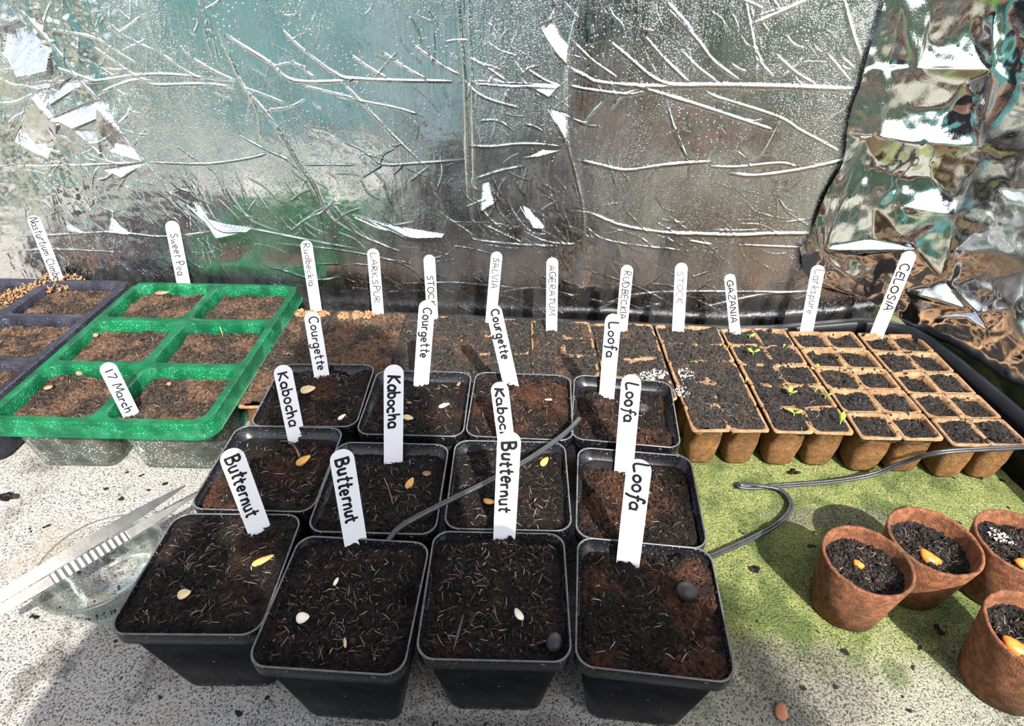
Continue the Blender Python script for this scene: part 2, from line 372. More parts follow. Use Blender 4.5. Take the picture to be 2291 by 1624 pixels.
C(R1, 1.6, (1900, 1060), (2020, 1300), (2060, 1500), (2080, 1620)); C(R1, 1.8, (1780, 170), (1900, 290), (2080, 430), (2200, 500), (2279, 500)); C(R1, 1.0, (1850, 380), (2010, 500))
C(R1, 1.3, (1560, 560), (1700, 610), (1820, 660)); C(R1, 1.3, (1930, 545), (2279, 630)); C(R1, 1.2, (1700, 700), (1850, 680), (1960, 620))
C(R1, 1.6, (940, 1035), (1270, 1045), (1450, 1030), (1620, 1000), (1720, 970)); C(R1, 1.2, (1120, 925), (1270, 1035)); C(R1, 1.6, (1520, 860), (1690, 950), (1870, 1030)); C(R1, 1.2, (1940, 1050), (2279, 1050))
C(R1, 3, (60, 0), (200, 140), (350, 300), (500, 500), (650, 660), (780, 850), (920, 1030), (1050, 1180), (1180, 1340), (1400, 1500))
C(R1, 1.5, (0, 660), (100, 650), (230, 590)); C(R1, 1.6, (0, 1060), (300, 1060), (600, 1050), (930, 1035)); C(R1, 1.5, (300, 1180), (380, 1280), (500, 1420), (560, 1480)); C(R1, 1.5, (440, 1220), (550, 1380), (700, 1500))
C(R1, 1.4, (520, 1240), (620, 1370), (740, 1490)); C(R1, 1.5, (680, 1300), (760, 1400), (830, 1490)); C(R1, 2, (0, 1500), (300, 1500), (700, 1480), (1050, 1510), (1400, 1470)); C(R1, 1.4, (0, 1600), (400, 1590), (800, 1610))
C(R1, 2.4, (1200, 1290), (1400, 1450), (1600, 1460), (1900, 1520), (2279, 1590)); C(R1, 1.3, (1400, 1080), (1460, 1230), (1600, 1400), (1780, 1480)); C(R1, 1.2, (850, 1200), (960, 1350), (1060, 1480)); C(R1, 1.2, (900, 1100), (1000, 1300), (1100, 1400))
C(R1, 1.3, (30, 850), (80, 760), (190, 690), (230, 590)); C(R1, 1.2, (540, 970), (650, 1020), (800, 1050)); C(R1, 1.2, (120, 930), (300, 1010), (480, 1060))
C(R2, 2, (0, 460), (60, 495), (350, 512), (800, 520)); C(R2, 1.8, (100, 350), (200, 420), (350, 510)); C(R2, 1.8, (300, 330), (430, 420), (600, 515)); C(R2, 1.8, (490, 280), (600, 360), (700, 430), (820, 490))
C(R2, 2.2, (40, 520), (160, 640), (330, 820), (470, 960), (600, 1080)); C(R2, 1.4, (0, 610), (200, 650), (400, 690), (560, 740)); C(R2, 1.4, (0, 880), (180, 960), (300, 1045), (520, 1040), (820, 1020)); C(R2, 1.2, (300, 1050), (170, 1130)); C(R2, 1.2, (600, 1060), (480, 1150))
C(R2, 2.6, (780, 0), (800, 250), (825, 520), (835, 900), (850, 1250), (890, 1500), (870, 1624)); C(R2, 2.0, (850, 0), (860, 300), (870, 520), (880, 900), (890, 1250), (930, 1400))
C(R2, 2, (830, 520), (900, 590), (1000, 640), (1180, 690)); C(R2, 3.4, (880, 525), (1100, 540), (1420, 555)); C(R2, 1.8, (860, 370), (980, 440), (1100, 525)); C(R2, 1.4, (1150, 400), (1200, 470)); C(R2, 2, (1220, 440), (1330, 510), (1430, 550))
C(R2, 3, (1480, 430), (1600, 490), (1680, 525), (1950, 550), (2279, 550)); C(R2, 1.8, (1510, 260), (1620, 370), (1700, 430), (1810, 505)); C(R2, 2.2, (1740, 260), (1850, 350), (1990, 470), (2100, 530), (2279, 545)); C(R2, 1.8, (1970, 230), (2100, 380), (2250, 520)); C(R2, 1.8, (2120, 20), (2279, 200))
C(R2, 2.2, (1490, 545), (1600, 570), (1850, 600), (2000, 580)); C(R2, 2.6, (1900, 540), (2050, 590), (2279, 660)); C(R2, 1.4, (1580, 870), (1600, 770), (1730, 620)); C(R2, 1.2, (1750, 700), (1850, 600), (1950, 570))
C(R2, 2.6, (1570, 0), (1500, 250), (1470, 550), (1480, 900), (1530, 1100), (1580, 1350), (1580, 1600)); C(R2, 1.8, (1400, 60), (1360, 200), (1420, 420)); C(R2, 1.6, (1350, 690), (1440, 850), (1480, 950))
C(R2, 2.2, (860, 930), (1000, 935), (1150, 920), (1300, 920), (1470, 940)); C(R2, 1.8, (900, 1140), (1050, 1090), (1200, 1060)); C(R2, 3, (1550, 1020), (1680, 1050), (1850, 1085), (2050, 1060), (2279, 1030)); C(R2, 1.4, (2110, 640), (2150, 780), (2250, 1020))
C(R2, 4, (120, 1380), (350, 1450), (500, 1500), (700, 1500)); C(R2, 2.2, (0, 1320), (130, 1480), (300, 1560), (430, 1610)); C(R2, 2.4, (670, 1360), (850, 1480), (900, 1530), (1200, 1560), (1500, 1570)); C(R2, 2.2, (940, 1430), (1200, 1550)); C(R2, 2.4, (1210, 1480), (1350, 1540), (1560, 1560))
C(R2, 3.4, (1630, 1360), (1800, 1430), (2000, 1470), (2279, 1500)); C(R2, 1.8, (1590, 1440), (1700, 1520), (1900, 1560), (2279, 1600)); C(R2, 1.8, (900, 1270), (980, 1390), (1080, 1470)); C(R2, 1.6, (1100, 1200), (1120, 1330), (1250, 1480), (1380, 1490)); C(R2, 1.3, (1000, 1180), (1040, 1340), (1160, 1470))
C(R2, 1.2, (1850, 1340), (2040, 1530)); C(R2, 1.2, (2130, 1380), (2250, 1470)); C(R2, 1.2, (300, 1140), (350, 1300), (400, 1390)); C(R2, 1.0, (720, 330), (790, 380))
C(R3, 2, (0, 50), (100, 150), (200, 260), (300, 390), (460, 510)); C(R3, 1.4, (0, 390), (130, 520)); C(R3, 1.4, (90, 320), (200, 430), (330, 530)); C(R3, 3.6, (0, 545), (400, 545), (800, 555), (1180, 570)); C(R3, 1.6, (500, 0), (540, 200), (570, 380), (570, 510)); C(R3, 2.2, (560, 150), (720, 80), (900, 0))
C(R3, 1.2, (570, 370), (680, 490)); C(R3, 1.4, (700, 350), (820, 460), (950, 540)); C(R3, 1.3, (1030, 350), (1170, 520)); C(R3, 1.2, (1120, 370), (1200, 440)); C(R3, 2.2, (1130, 0), (1180, 200), (1250, 400)); C(R3, 2.4, (0, 610), (200, 670), (500, 770), (680, 830)); C(R3, 2.0, (220, 590), (450, 660), (720, 750), (850, 830), (1000, 910), (1120, 980))
C(R3, 1.4, (20, 700), (60, 870), (140, 1020)); C(R3, 2.6, (0, 1050), (290, 1030)); C(R3, 2, (270, 1060), (450, 1065), (720, 1040), (840, 1065)); C(R3, 3, (400, 1105), (560, 1120), (800, 1090), (1000, 1050), (1140, 1015)); C(R3, 4.2, (0, 1480), (400, 1500), (660, 1490), (920, 1490)); C(R3, 1.8, (130, 1530), (300, 1560)); C(R3, 2, (470, 1560), (880, 1580)); C(R3, 1.2, (600, 990), (700, 800), (760, 640))
LOW = [([(1110, 655), (1200, 645), (1300, 665)], 1.6), ([(1330, 690), (1420, 660), (1560, 652), (1800, 655)], 2.4), ([(1560, 690), (1700, 660), (1840, 650)], 2.2), ([(620, 600), (700, 625), (760, 622)], 1.8), ([(900, 635), (1000, 632), (1080, 638), (1160, 645)], 1.5), ([(860, 620), (900, 650)], 1.2), ([(1300, 600), (1420, 640), (1540, 700)], 1.2), ([(1600, 620), (1500, 690)], 1.2), ([(620, 545), (760, 560), (900, 590), (960, 640)], 1.4)]
CRE += LOW
for i in range(420):
    x_, y_ = R.uniform(-20, 1900), R.uniform(-10, 700); L_ = R.uniform(18, 85); zone = R.random()
    a_ = R.gauss(.75, .3) if zone < .55 else (R.gauss(1.5, .25) if zone < .85 else R.gauss(-.5, .5))
    c_ = R.gauss(0, .35); dx_, dy_ = math.cos(a_)*L_, math.sin(a_)*L_
    CRE.append(([(x_, y_), (x_+dx_*.5-dy_*c_*.25, y_+dy_*.5+dx_*c_*.25), (x_+dx_, y_+dy_)], R.uniform(.2, .9)))
FAC = [(R1, .50, [(0, 180), (120, 130), (330, 330), (340, 470), (160, 510), (20, 330)]), (R1, .5, [(160, 540), (310, 520), (320, 560), (240, 575)]), (R1, .5, [(400, 530), (470, 490), (545, 520), (350, 660), (320, 670)]), (R1, .5, [(320, 760), (580, 650), (645, 640), (620, 760), (480, 820)]), (R1, .5, [(660, 1080), (930, 1035), (780, 1135)]),
       (R1, .5, [(1190, 1300), (1250, 1290), (1330, 1400), (1420, 1430), (1600, 1460), (1400, 1510)]), (R1, .45, [(400, 1390), (480, 1450), (530, 1480), (440, 1480)]), (R1, .45, [(690, 1360), (780, 1450), (830, 1490), (700, 1480)]),
       (R2, .5, [(880, 525), (1430, 545), (1360, 620), (1250, 560), (1100, 545)]), (R2, .45, [(1200, 1010), (1320, 950), (1450, 960), (1300, 1000)]), (R2, .4, [(1320, 170), (1380, 130), (1480, 300), (1470, 410), (1400, 330)]), (R2, .4, [(1360, 690), (1470, 720), (1470, 900)]), (R2, .4, [(940, 1170), (980, 1160), (1010, 1300), (930, 1340)]), (R2, .45, [(1180, 1310), (1240, 1330), (1330, 1450), (1260, 1450)]), (R2, .5, [(120, 1380), (480, 1460), (700, 1500), (450, 1510), (250, 1440)]),
       (R1, -.4, [(640, 660), (780, 850), (900, 1020), (700, 960), (620, 800)]), (R1, -.3, [(230, 600), (380, 800), (300, 1000), (90, 900)]), (R1, .25, [(480, 830), (620, 830), (650, 1000)])]
for n_, (xa, xb, ya, yb_), am, asd, la, lb, wa, wb in ((120, (40, 480, 320, 600), 1.0, .22, 30, 95, .5, 1.7), (70, (1050, 1290, 40, 560), 1.2, .7, 20, 80, .4, 1.5), (110, (560, 1800, 470, 690), .3, .45, 25, 110, .4, 1.4), (60, (0, 300, 60, 420), .6, .8, 25, 90, .4, 1.6)):
    for i in range(n_):
        x_, y_ = R.uniform(xa, xb), R.uniform(ya, yb_); L_ = R.uniform(la, lb); a_ = R.gauss(am, asd); c_ = R.gauss(0, .3); dx_, dy_ = math.cos(a_)*L_, math.sin(a_)*L_
        CRE.append(([(x_, y_), (x_+dx_*.5-dy_*c_*.25, y_+dy_*.5+dx_*c_*.25), (x_+dx_, y_+dy_)], R.uniform(wa, wb)))
nx, ny = 1900, 650
xs = np.linspace(-.72, .60, nx); zs = np.linspace(-.0, .45, ny)
FX, FZ = np.meshgrid(xs, zs)
HT = .0012*fbm(FX*11, FZ*11, 2, 5) + .00016*fbm(FX*75, FZ*60, 3, 8) + .00012*fbm(FX*160, FZ*26, 2, 12)
fade = np.clip((FX+.55)/-.12+1, 0, 1)
HT += np.clip((-.36-FX)/.1, 0, 1)*.0016*fbm(FX*38, FZ*38, 3, 31)
dx = xs[1]-xs[0]; dz = zs[1]-zs[0]
def seg_win(x0, x1, z0, z1):
    i0 = max(0, int((x0-xs[0])/dx)); i1 = min(nx, int((x1-xs[0])/dx)+2); j0 = max(0, int((z0-zs[0])/dz)); j1 = min(ny, int((z1-zs[0])/dz)+2)
    return slice(j0, max(j0, j1)), slice(i0, max(i0, i1))
for pts, wd in CRE:
    wp = [atwall(*p) for p in pts]; P = spline([(q[0], q[2]) for q in wp], 5) if len(pts) > 2 else np.array([(q[0], q[2]) for q in wp])
    wm = .0003+wd*.00038; amp = wm*.95; L = len(P)-1
    acc = {}
    x0, z0 = P.min(0)-4*wm; x1, z1 = P.max(0)+4*wm
    sl_ = seg_win(x0, x1, z0, z1); gx, gz = FX[sl_], FZ[sl_]
    if gx.size == 0: continue
    D = np.full(gx.shape, 9.); TT = np.zeros(gx.shape)
    for k in range(L):
        a0, b0 = P[k], P[k+1]; d = b0-a0; l2 = d@d+1e-12
        tt = np.clip(((gx-a0[0])*d[0]+(gz-a0[1])*d[1])/l2, 0, 1)
        dd = np.hypot(gx-a0[0]-tt*d[0], gz-a0[1]-tt*d[1]); m_ = dd < D; D = np.where(m_, dd, D); TT = np.where(m_, (k+tt)/L, TT)
    taper = np.clip(np.minimum(TT, 1-TT)*6+.25, 0, 1)*(.75+.5*gnoise(TT*9, TT*0+wd*3, 4))
    HT[sl_] += amp*taper*np.exp(-(D/wm)**2)
def inpoly(gx, gz, poly):
    c = np.zeros(gx.shape, bool); n = len(poly)
    for i in range(n):
        (x0, z0), (x1, z1) = poly[i], poly[(i+1) % n]
        c ^= ((z0 > gz) != (z1 > gz)) & (gx < (x1-x0)*(gz-z0)/(z1-z0+1e-12)+x0)
    return c
for fr, tl, poly in FAC:
    Q = np.array([atwall(fr[0]+x/K, fr[1]+y/K)[[0, 2]] for x, y in poly]); c0 = Q.mean(0)
    sl_ = seg_win(Q[:, 0].min(), Q[:, 0].max(), Q[:, 1].min(), Q[:, 1].max())
    m_ = inpoly(FX[sl_], FZ[sl_], Q)
    HT[sl_] += m_*np.clip((-tl*(FZ[sl_]-c0[1]) + .10*(FX[sl_]-c0[0])), -.010, .010)*.9
# soften the facet steps a little
for _ in range(1):
    HT[1:-1, 1:-1] = .6*HT[1:-1, 1:-1]+.1*(HT[:-2, 1:-1]+HT[2:, 1:-1]+HT[1:-1, :-2]+HT[1:-1, 2:])
V = np.stack([FX, wally(FX)-HT, FZ], -1)
tag(mesh('foil_sheet', V, grid(nx, ny), M['foil_misted']), 'large silver reflective foil sheet, creased and misted with droplets, covering the back wall', 'foil sheet')
# second, sharper sheet lapping over the right hand end
def fpx(x, y): return (1491+x/K, y/K)
def gpx(x, y): return (1600+x/2.952, 500+y/2.952)
OUT = [fpx(1405, -160), fpx(1390, 0), fpx(1330, 230), fpx(1260, 420), fpx(1235, 560), fpx(1180, 680), fpx(1150, 850), fpx(1140, 1000), fpx(1100, 1100), fpx(1020, 1215), fpx(960, 1380), fpx(900, 1560), gpx(560, 160), gpx(580, 300), gpx(640, 420), gpx(1000, 500), (2012, 712), (2072, 772), (2130, 818), (2190, 868), (2291, 958), (2440, 1090), (2440, 480), (2430, 160), (2420, -60)]
INN = [(fpx(1260, 425), 4), (fpx(1590, 432), 5), (fpx(2080, 442), 5), (fpx(1150, 850), 3), (fpx(1330, 870), 5), (fpx(1640, 912), 6), (fpx(1990, 937), 6), (fpx(1480, 1310), 6), (fpx(1840, 1372), 7), (fpx(1420, 420), -3), (fpx(1500, 0), 3), (fpx(1690, 30), 4), (fpx(2060, 0), 5), (fpx(2010, 1010), 3), (fpx(1500, 1500), 9), (fpx(1000, 1600), 8), (fpx(1260, 880), -2), (fpx(1640, 300), -3), (fpx(1900, 300), -2), (fpx(1450, 700), -3), (fpx(1780, 700), -2), (fpx(1330, 1050), -2), (fpx(1700, 1150), -2), (fpx(1900, 1180), -4), (fpx(2180, 1150), -3),
       (gpx(720, 175), 12), (gpx(1330, 170), 15), (gpx(1180, 330), 4), (gpx(1540, 200), 6), (gpx(1860, 170), 16), (gpx(1730, 590), 24), (gpx(1950, 560), 26), (gpx(1420, 290), 12), (gpx(1560, 420), 8), (gpx(1380, 610), 10), (gpx(1830, 380), 8), (gpx(1250, 450), 3), (gpx(1800, 700), 14), (gpx(900, 260), 3), (gpx(1030, 110), 3), (gpx(1700, 60), 3), (gpx(2050, 300), 12), (gpx(2000, 800), 30)]
EDG = [(0+0, 1), (1, 2), (3, 4), (4, 5), (5, 6), (7, 8), (0, 9), (9, 10), (1, 11), (2, 12), (4, 9), (6, 2), (8, 13), (13, 6), (14, 8), (15, 16), (25, 26), (26, 27), (26, 28), (28, 29), (30, 31), (26, 32), (32, 33), (33, 30), (34, 30), (30, 36), (26, 37), (35, 31), (29, 35)]
pts2 = list(OUT); hts = [2.]*len(OUT); no = len(OUT); edges = [(i, (i+1) % no) for i in range(no)]
for q, hgt in INN: pts2.append(q); hts.append(float(hgt))
edges += [(no+a_, no+b_) for a_, b_ in EDG]
po = np.array(OUT)
while len(pts2) < no+len(INN)+80:
    q = (R.uniform(1780, 2440), R.uniform(-60, 1000))
    if inpoly(np.array([q[0]]), np.array([q[1]]), OUT)[0] and min(math.dist(q, e_) for e_ in pts2) > (22 if q[1] > 430 else 38):
        dmn = sorted((math.dist(q, INN[k][0]), INN[k][1]) for k in range(len(INN)))[:3]
        wsum = sum(1/(d_+5) for d_, _ in dmn); base_h = sum(h_/(d_+5) for d_, h_ in dmn)/wsum
        pts2.append(q); hts.append(base_h*.8 + R.gauss(0, .6 if q[1] > 430 else .3))
def sheet2(px, py, hmm):
    d = ray(px, py); tb = (WALL0-.004)/(d[1]-WALLK*d[0]); ts = (.485+.25*.63)/(d[0]+.25*d[1])
    k_ = .03; t_ = -k_*math.log(math.exp(-tb/k_)+math.exp(-ts/k_)) if abs(tb-ts) < .5 else min(tb, ts)
    return CAM+d*(t_-hmm*(.00075 if ts > tb+.02 else .00042))
res = delaunay_2d_cdt([Vector(q) for q in pts2], edges, [list(range(no))], 1, 1e-4)
v2 = []
oc = res[3]
for i, q in enumerate(res[0]):
    h_ = hts[oc[i][0]] if len(oc[i]) else 3.; v2.append(sheet2(q[0], q[1], h_))
fo = mesh('foil_sheet', v2, [tuple(f_) for f_ in res[2]], M['foil_clear'], None, False)
pair = {tuple(sorted(e_)) for e_, oe in zip(res[1], res[4]) if len(oe)}
cr_ = fo.data.attributes.new('crease_edge', 'FLOAT', 'EDGE')
for e_ in fo.data.edges: cr_.data[e_.index].value = .85 if tuple(sorted(e_.vertices)) in pair else (.6 if R.random() < .34 else 0.)
sb = fo.modifiers.new('crisp', 'SUBSURF'); sb.levels = sb.render_levels = 3
tx = bpy.data.textures.new('foil_ripple', 'CLOUDS'); tx.noise_scale = .020; tx.noise_depth = 2
dm = fo.modifiers.new('ripple', 'DISPLACE'); dm.texture = tx; dm.strength = .0030; dm.mid_level = .5
fo.data.polygons.foreach_set('use_smooth', np.ones(len(fo.data.polygons), bool))
tag(fo, 'sharply crumpled mirror-bright foil sheet lapped over the right end of the wall', 'foil sheet')

# ------------------------------------------------------------------ compost
_b = bmesh.new(); bmesh.ops.create_icosphere(_b, subdivisions=1, radius=1.); ICO = np.array([v.co[:] for v in _b.verts]); ICOF = np.array([[v.index for v in f.verts] for f in _b.faces]); _b.free()
def rotmats(n, rng):
    q = rng.normal(size=(n, 4)); q /= np.linalg.norm(q, axis=1)[:, None]; w_, x, y, z = q.T
    return np.stack([np.stack([1-2*(y*y+z*z), 2*(x*y-z*w_), 2*(x*z+y*w_)], -1), np.stack([2*(x*y+z*w_), 1-2*(x*x+z*z), 2*(y*z-x*w_)], -1), np.stack([2*(x*z-y*w_), 2*(y*z+x*w_), 1-2*(x*x+y*y)], -1)], 1)
def soil(parent, hx, hy, rc, zf, seed, mat, n=(90, 90), clumps=350, fib=120, fibmat='fibre_pale', amp=.0028, origin=(0, 0), skirt=None, big=1., fiblen=1., name='compost', ztop=None):
    rng = np.random.default_rng(seed); nx, ny = n
    def hgt(x, y): 
        X_, Y_ = x+seed*.37, y-seed*.21
        a_ = fbm(X_*55, Y_*55, 2, seed)*amp + np.abs(fbm(X_*170, Y_*170, 3, seed+5))*amp*.75 + fbm(X_*420, Y_*420, 2, seed+9)*amp*.28
        return zf(x, y) + a_
    u, v = np.meshgrid(np.linspace(-1, 1, nx), np.linspace(-1, 1, ny)); x = u*hx; y = v*hy
    qx = (np.abs(x)-(hx-rc))/rc; qy = (np.abs(y)-(hy-rc))/rc; m_ = (qx > 0) & (qy > 0)
    sc = np.where(m_, np.maximum(qx, qy)/np.maximum(np.hypot(qx, qy), 1e-9), 1)
    x = np.where(m_, np.sign(x)*((hx-rc)+qx*sc*rc), x); y = np.where(m_, np.sign(y)*((hy-rc)+qy*sc*rc), y)
    z = hgt(x, y)
    Vs = [np.stack([x, y, z], -1).reshape(-1, 3)]; F = grid(nx, ny); Fs = [np.vstack([F[:, [0, 1, 2]], F[:, [0, 2, 3]]])]; cnt = nx*ny
    if skirt:
        zb, k = skirt; i = np.arange(nx*ny).reshape(ny, nx)
        loop = np.concatenate([i[0, :-1], i[:-1, -1], i[-1, :0:-1], i[:0:-1, 0]]); lv = Vs[0][loop].copy(); lv[:, :2] *= k; lv[:, 2] = zb
        Vs.append(lv); nl = len(loop); a_ = np.arange(nl); b_ = (a_+1) % nl
        Fs += [np.stack([loop[b_], loop[a_], cnt+a_], -1), np.stack([loop[b_], cnt+a_, cnt+b_], -1)]; cnt += nl
    def keep(ax, ay):
        ux = (np.abs(ax)-(hx-rc))/rc; uy = (np.abs(ay)-(hy-rc))/rc; mm = (ux > 0) & (uy > 0)
        ss = np.where(mm, np.maximum(ux, uy)/np.maximum(np.hypot(ux, uy), 1e-9), 1)*.94
        return np.where(mm, np.sign(ax)*((hx-rc)+ux*ss*rc), ax), np.where(mm, np.sign(ay)*((hy-rc)+uy*ss*rc), ay)
    if clumps:
        r = (.00035+.0014*rng.random(clumps)**3)*big; nb = max(2, clumps//130); r[:nb] = .0016+.0016*rng.random(nb)
        cx = rng.uniform(-1, 1, clumps)*(hx-.002); cy = rng.uniform(-1, 1, clumps)*(hy-.002); cx, cy = keep(cx, cy)
        cz = hgt(cx, cy)+r*.15
        if ztop: cz = np.where(rng.random(clumps) < .22, np.maximum(cz, ztop+r*.4), cz)
        S = r[:, None, None]*np.stack([rng.uniform(.7, 1.5, clumps), rng.uniform(.6, 1.1, clumps), rng.uniform(.5, .9, clumps)], -1)[:, None, :]
        base = ICO[None]*(1+rng.uniform(-.28, .28, (clumps, len(ICO), 1)))*S
        pv = np.einsum('nij,nkj->nki', rotmats(clumps, rng), base)+np.stack([cx, cy, cz], -1)[:, None]
        Vs.append(pv.reshape(-1, 3)); Fs.append((ICOF[None]+(np.arange(clumps)*len(ICO))[:, None, None]).reshape(-1, 3)+cnt); cnt += clumps*len(ICO)
    o = mesh(name, np.concatenate(Vs), np.concatenate(Fs), M[mat], parent)
    o.location = (origin[0], origin[1], 0)
    if fib:
        L = (.0025+.0085*rng.random(fib)**2.2)*fiblen; ang = rng.uniform(0, 2*math.pi, fib); cur = rng.normal(0, .7, fib); rad = (.00007+.00019*rng.random(fib)**2.2)
        t = np.linspace(-.5, .5, 6)[None]; th = ang[:, None]+cur[:, None]*t
        sx = np.cumsum(np.cos(th), 1)/6*L[:, None]; sy = np.cumsum(np.sin(th), 1)/6*L[:, None]
        cx = rng.uniform(-1, 1, fib)*(hx-.006); cy = rng.uniform(-1, 1, fib)*(hy-.006)
        X_ = cx[:, None]+sx-sx.mean(1, keepdims=True); Y_ = cy[:, None]+sy-sy.mean(1, keepdims=True)
        X_ = np.clip(X_, -hx+.0008, hx-.0008); Y_ = np.clip(Y_, -hy+.0008, hy-.0008); X_, Y_ = keep(X_, Y_)
        zc = hgt(cx, cy)[:, None]; Z_ = .5*(hgt(X_, Y_)+zc)+rad[:, None]+.0010+.0009*(1-(2*t)**2)*rng.random((fib, 1))+rng.normal(0, .0006, (fib, 1))*t*2
        pr = np.array([.35, .9, 1, 1, .8, .25])[None, :, None]*rad[:, None, None]
        ca = np.array([0, 2.1, 4.2]); nxv = -np.sin(th); nyv = np.cos(th)
        wid = rng.uniform(1, 2.4, (fib, 1, 1))
        vx = X_[:, :, None]+pr*wid*np.cos(ca)*nxv[:, :, None]; vy = Y_[:, :, None]+pr*wid*np.cos(ca)*nyv[:, :, None]; vz = Z_[:, :, None]+pr*np.sin(ca)
        V_ = np.stack([vx, vy, vz], -1).reshape(-1, 3); f_ = []
        for i in range(5):
            for k in range(3): f_.append((i*3+k, i*3+(k+1) % 3, (i+1)*3+(k+1) % 3, (i+1)*3+k))
        f_ = (np.array(f_)[None]+(np.arange(fib)*18)[:, None, None]).reshape(-1, 4)
        tag(mesh('fibre', V_, f_, M[fibmat], o), kind='stuff')
    return o, (lambda lx, ly: float(hgt(np.array([lx-origin[0]]), np.array([ly-origin[1]]))[0]))

# ------------------------------------------------------------------ square pots
def body_mesh():
    rg = [rrect(.029, .029, .007, 0), rrect(.0308, .0308, .0085, .0012), rrect(.0312, .0312, .0086, .004), rrect(.0318, .0318, .0088, .0046), rrect(.0412, .0412, .0095, .0790), rrect(.0400, .0400, .0090, .0794), rrect(.0306, .0306, .0082, .004)]
    return loft(rg, True, True)
def rim_mesh():
    mb = MB()
    rg = [rrect(.0411, .0411, .0095, .0785, 7), rrect(.0436, .0436, .0103, .0787, 7), rrect(.0446, .0446, .0108, .0800, 7), rrect(.0449, .0449, .0110, .0893, 7), rrect(.0446, .0446, .0108, .0902, 7), rrect(.0438, .0438, .0104, .0903, 7), rrect(.0434, .0434, .0102, .0896, 7), rrect(.0424, .0424, .0097, .0820, 7), rrect(.0406, .0406, .0092, .0812, 7), rrect(.0399, .0399, .0090, .0785, 7)]
    v, f = loft(rg); mb.add(v, f)
    for k in range(4):                       # moulded tab outline inside each rim side
        a_ = k*math.pi/2; q = []
        for sx, z_ in ((-.0125, .0898), (-.0122, .0845), (-.011, .0836), (.011, .0836), (.0122, .0845), (.0125, .0898)):
            off = .0424+(z_-.082)*.13-.0003; q.append((sx*math.cos(a_)+off*math.sin(a_), -sx*math.sin(a_)+off*math.cos(a_), z_))
        v, f = tube(q, .00042, 5); mb.add(v, f)
    return mb
POTS = {}
bm_, bf_ = body_mesh(); rim_ = rim_mesh()
body0 = rim0 = None
POTSPEC = [  # key, x, y, yaw, level below rim (front, back, left/right tilt), compost, label
 ('P1', -.1897, .2288, .0068, .0015, .000, 0, 'compost_dark', 170, 'black square pot heaped level with dark compost, beside the glass bowl'),
 ('P2', -.0998, .2091, -.0506, .007, .0025, 0, 'compost_dark', 210, 'front row black square pot with a chunky white seed, next to the heaped pot'),
 ('P3', -.0077, .2161, -.0086, .006, .0035, 0, 'compost_dark', 210, 'black square pot in the front row with one pale upright seed near its middle'),
 ('P4', .0863, .2094, -.0973, .007, .006, .003, 'compost_coir', 90, 'front row black square pot with a round dark pebble in its compost'),
 ('M1', -.1835, .3207, -.0175, .003, .013, 0, 'compost_coir', 130, 'black square pot with a brown root strand and a plump gold seed'),
 ('M2', -.0945, .3027, -.0134, .007, .008, 0, 'compost_dark', 130, 'middle row black square pot holding an upright Kabocha label and a seed on end'),
 ('M3', -.0009, .307, -.0073, .006, .007, 0, 'compost_dark', 130, 'middle row black square pot with two gold seeds under the black tube'),
 ('M4', .0937, .2974, -.0994, .006, .014, .003, 'compost_coir', 90, 'black square pot in the middle row with a reddish coir patch, edged by green moss'),
 ('B1', -.1743, .4098, .0123, .004, .0055, 0, 'compost_coir', 140, 'back row black square pot with brown fibrous compost and a flat tan seed'),
 ('B2', -.0828, .4009, -.0166, .007, .009, 0, 'compost_dark', 110, 'back row black square pot with a dirt-specked Courgette label at its back edge'),
 ('B3', .0085, .3992, -.045, .005, .003, 0, 'compost_coir', 100, 'black square pot in the back row with lumpy compost and a leaning Courgette label'),
 ('B4', .098, .3947, -.1107, .009, .015, .002, 'compost_coir', 90, 'black square pot in the back row with sunken reddish coir compost, touching the peat strips')]
for i, (k, x, y, yaw, fr_, bk_, tl_, mat, nf, lab) in enumerate(POTSPEC):
    root = tag(empty('square_pot', (x, y, 0), yaw), lab, 'plant pot', 'black square pots in three rows')
    if body0 is None:
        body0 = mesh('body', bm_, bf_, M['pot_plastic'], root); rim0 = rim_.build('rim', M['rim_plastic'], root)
    else:
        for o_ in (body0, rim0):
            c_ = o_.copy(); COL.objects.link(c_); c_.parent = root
    lv = .0895-.5*(fr_+bk_)
    hw = .0424 if lv > .082 else .0402
    def zf(px, py, fr_=fr_, bk_=bk_, tl_=tl_, k=k):
        e = np.maximum(np.abs(px), np.abs(py))/.042
        zz = .0885-(fr_+(bk_-fr_)*(py/.084+.5)) + tl_*px/.042
        if k in ('P4', 'M4'): zz = zz + .006*np.exp(-(((px-.028)/.014)**2+((py-.026)/.014)**2))
        if k == 'P3': zz = zz - .006*np.exp(-(((px+.034)/.008)**2+((py+.00)/.012)**2)) + .005*np.exp(-(((px)/.012)**2+((py-.034)/.007)**2))
        if k == 'P2': zz = zz - .012*np.exp(-(((px-.035)/.007)**2+((py-.008)/.007)**2))
        if k == 'B3': zz = zz - .009*np.exp(-(((px-.010)/.012)**2+((py-.012)/.012)**2)) - .006*np.exp(-(((px-.026)/.012)**2+((py+.016)/.012)**2))
        if k == 'B4': zz = zz + .006*np.exp(-(((px+.03)/.013)**2+((py-.022)/.02)**2)) + .005*np.exp(-(((px-.022)/.012)**2+((py-.03)/.012)**2)) - .005*np.exp(-(((px)/.012)**2+((py-.006)/.012)**2))
        return zz - .0025*np.clip(e-.8, 0, 1)*5*.4
    o, hf = soil(root, hw, hw, .008, zf, 40+i*3, mat, (110, 110), 1500, nf*3, 'fibre_pale', amp=.0040 if k in ('P1', 'P2', 'P3', 'M2', 'M3') else .0046)
    if k in ('B4', 'M4', 'B1', 'M1'):
        pass
    POTS[k] = (root, hf, x, y, yaw, lv)
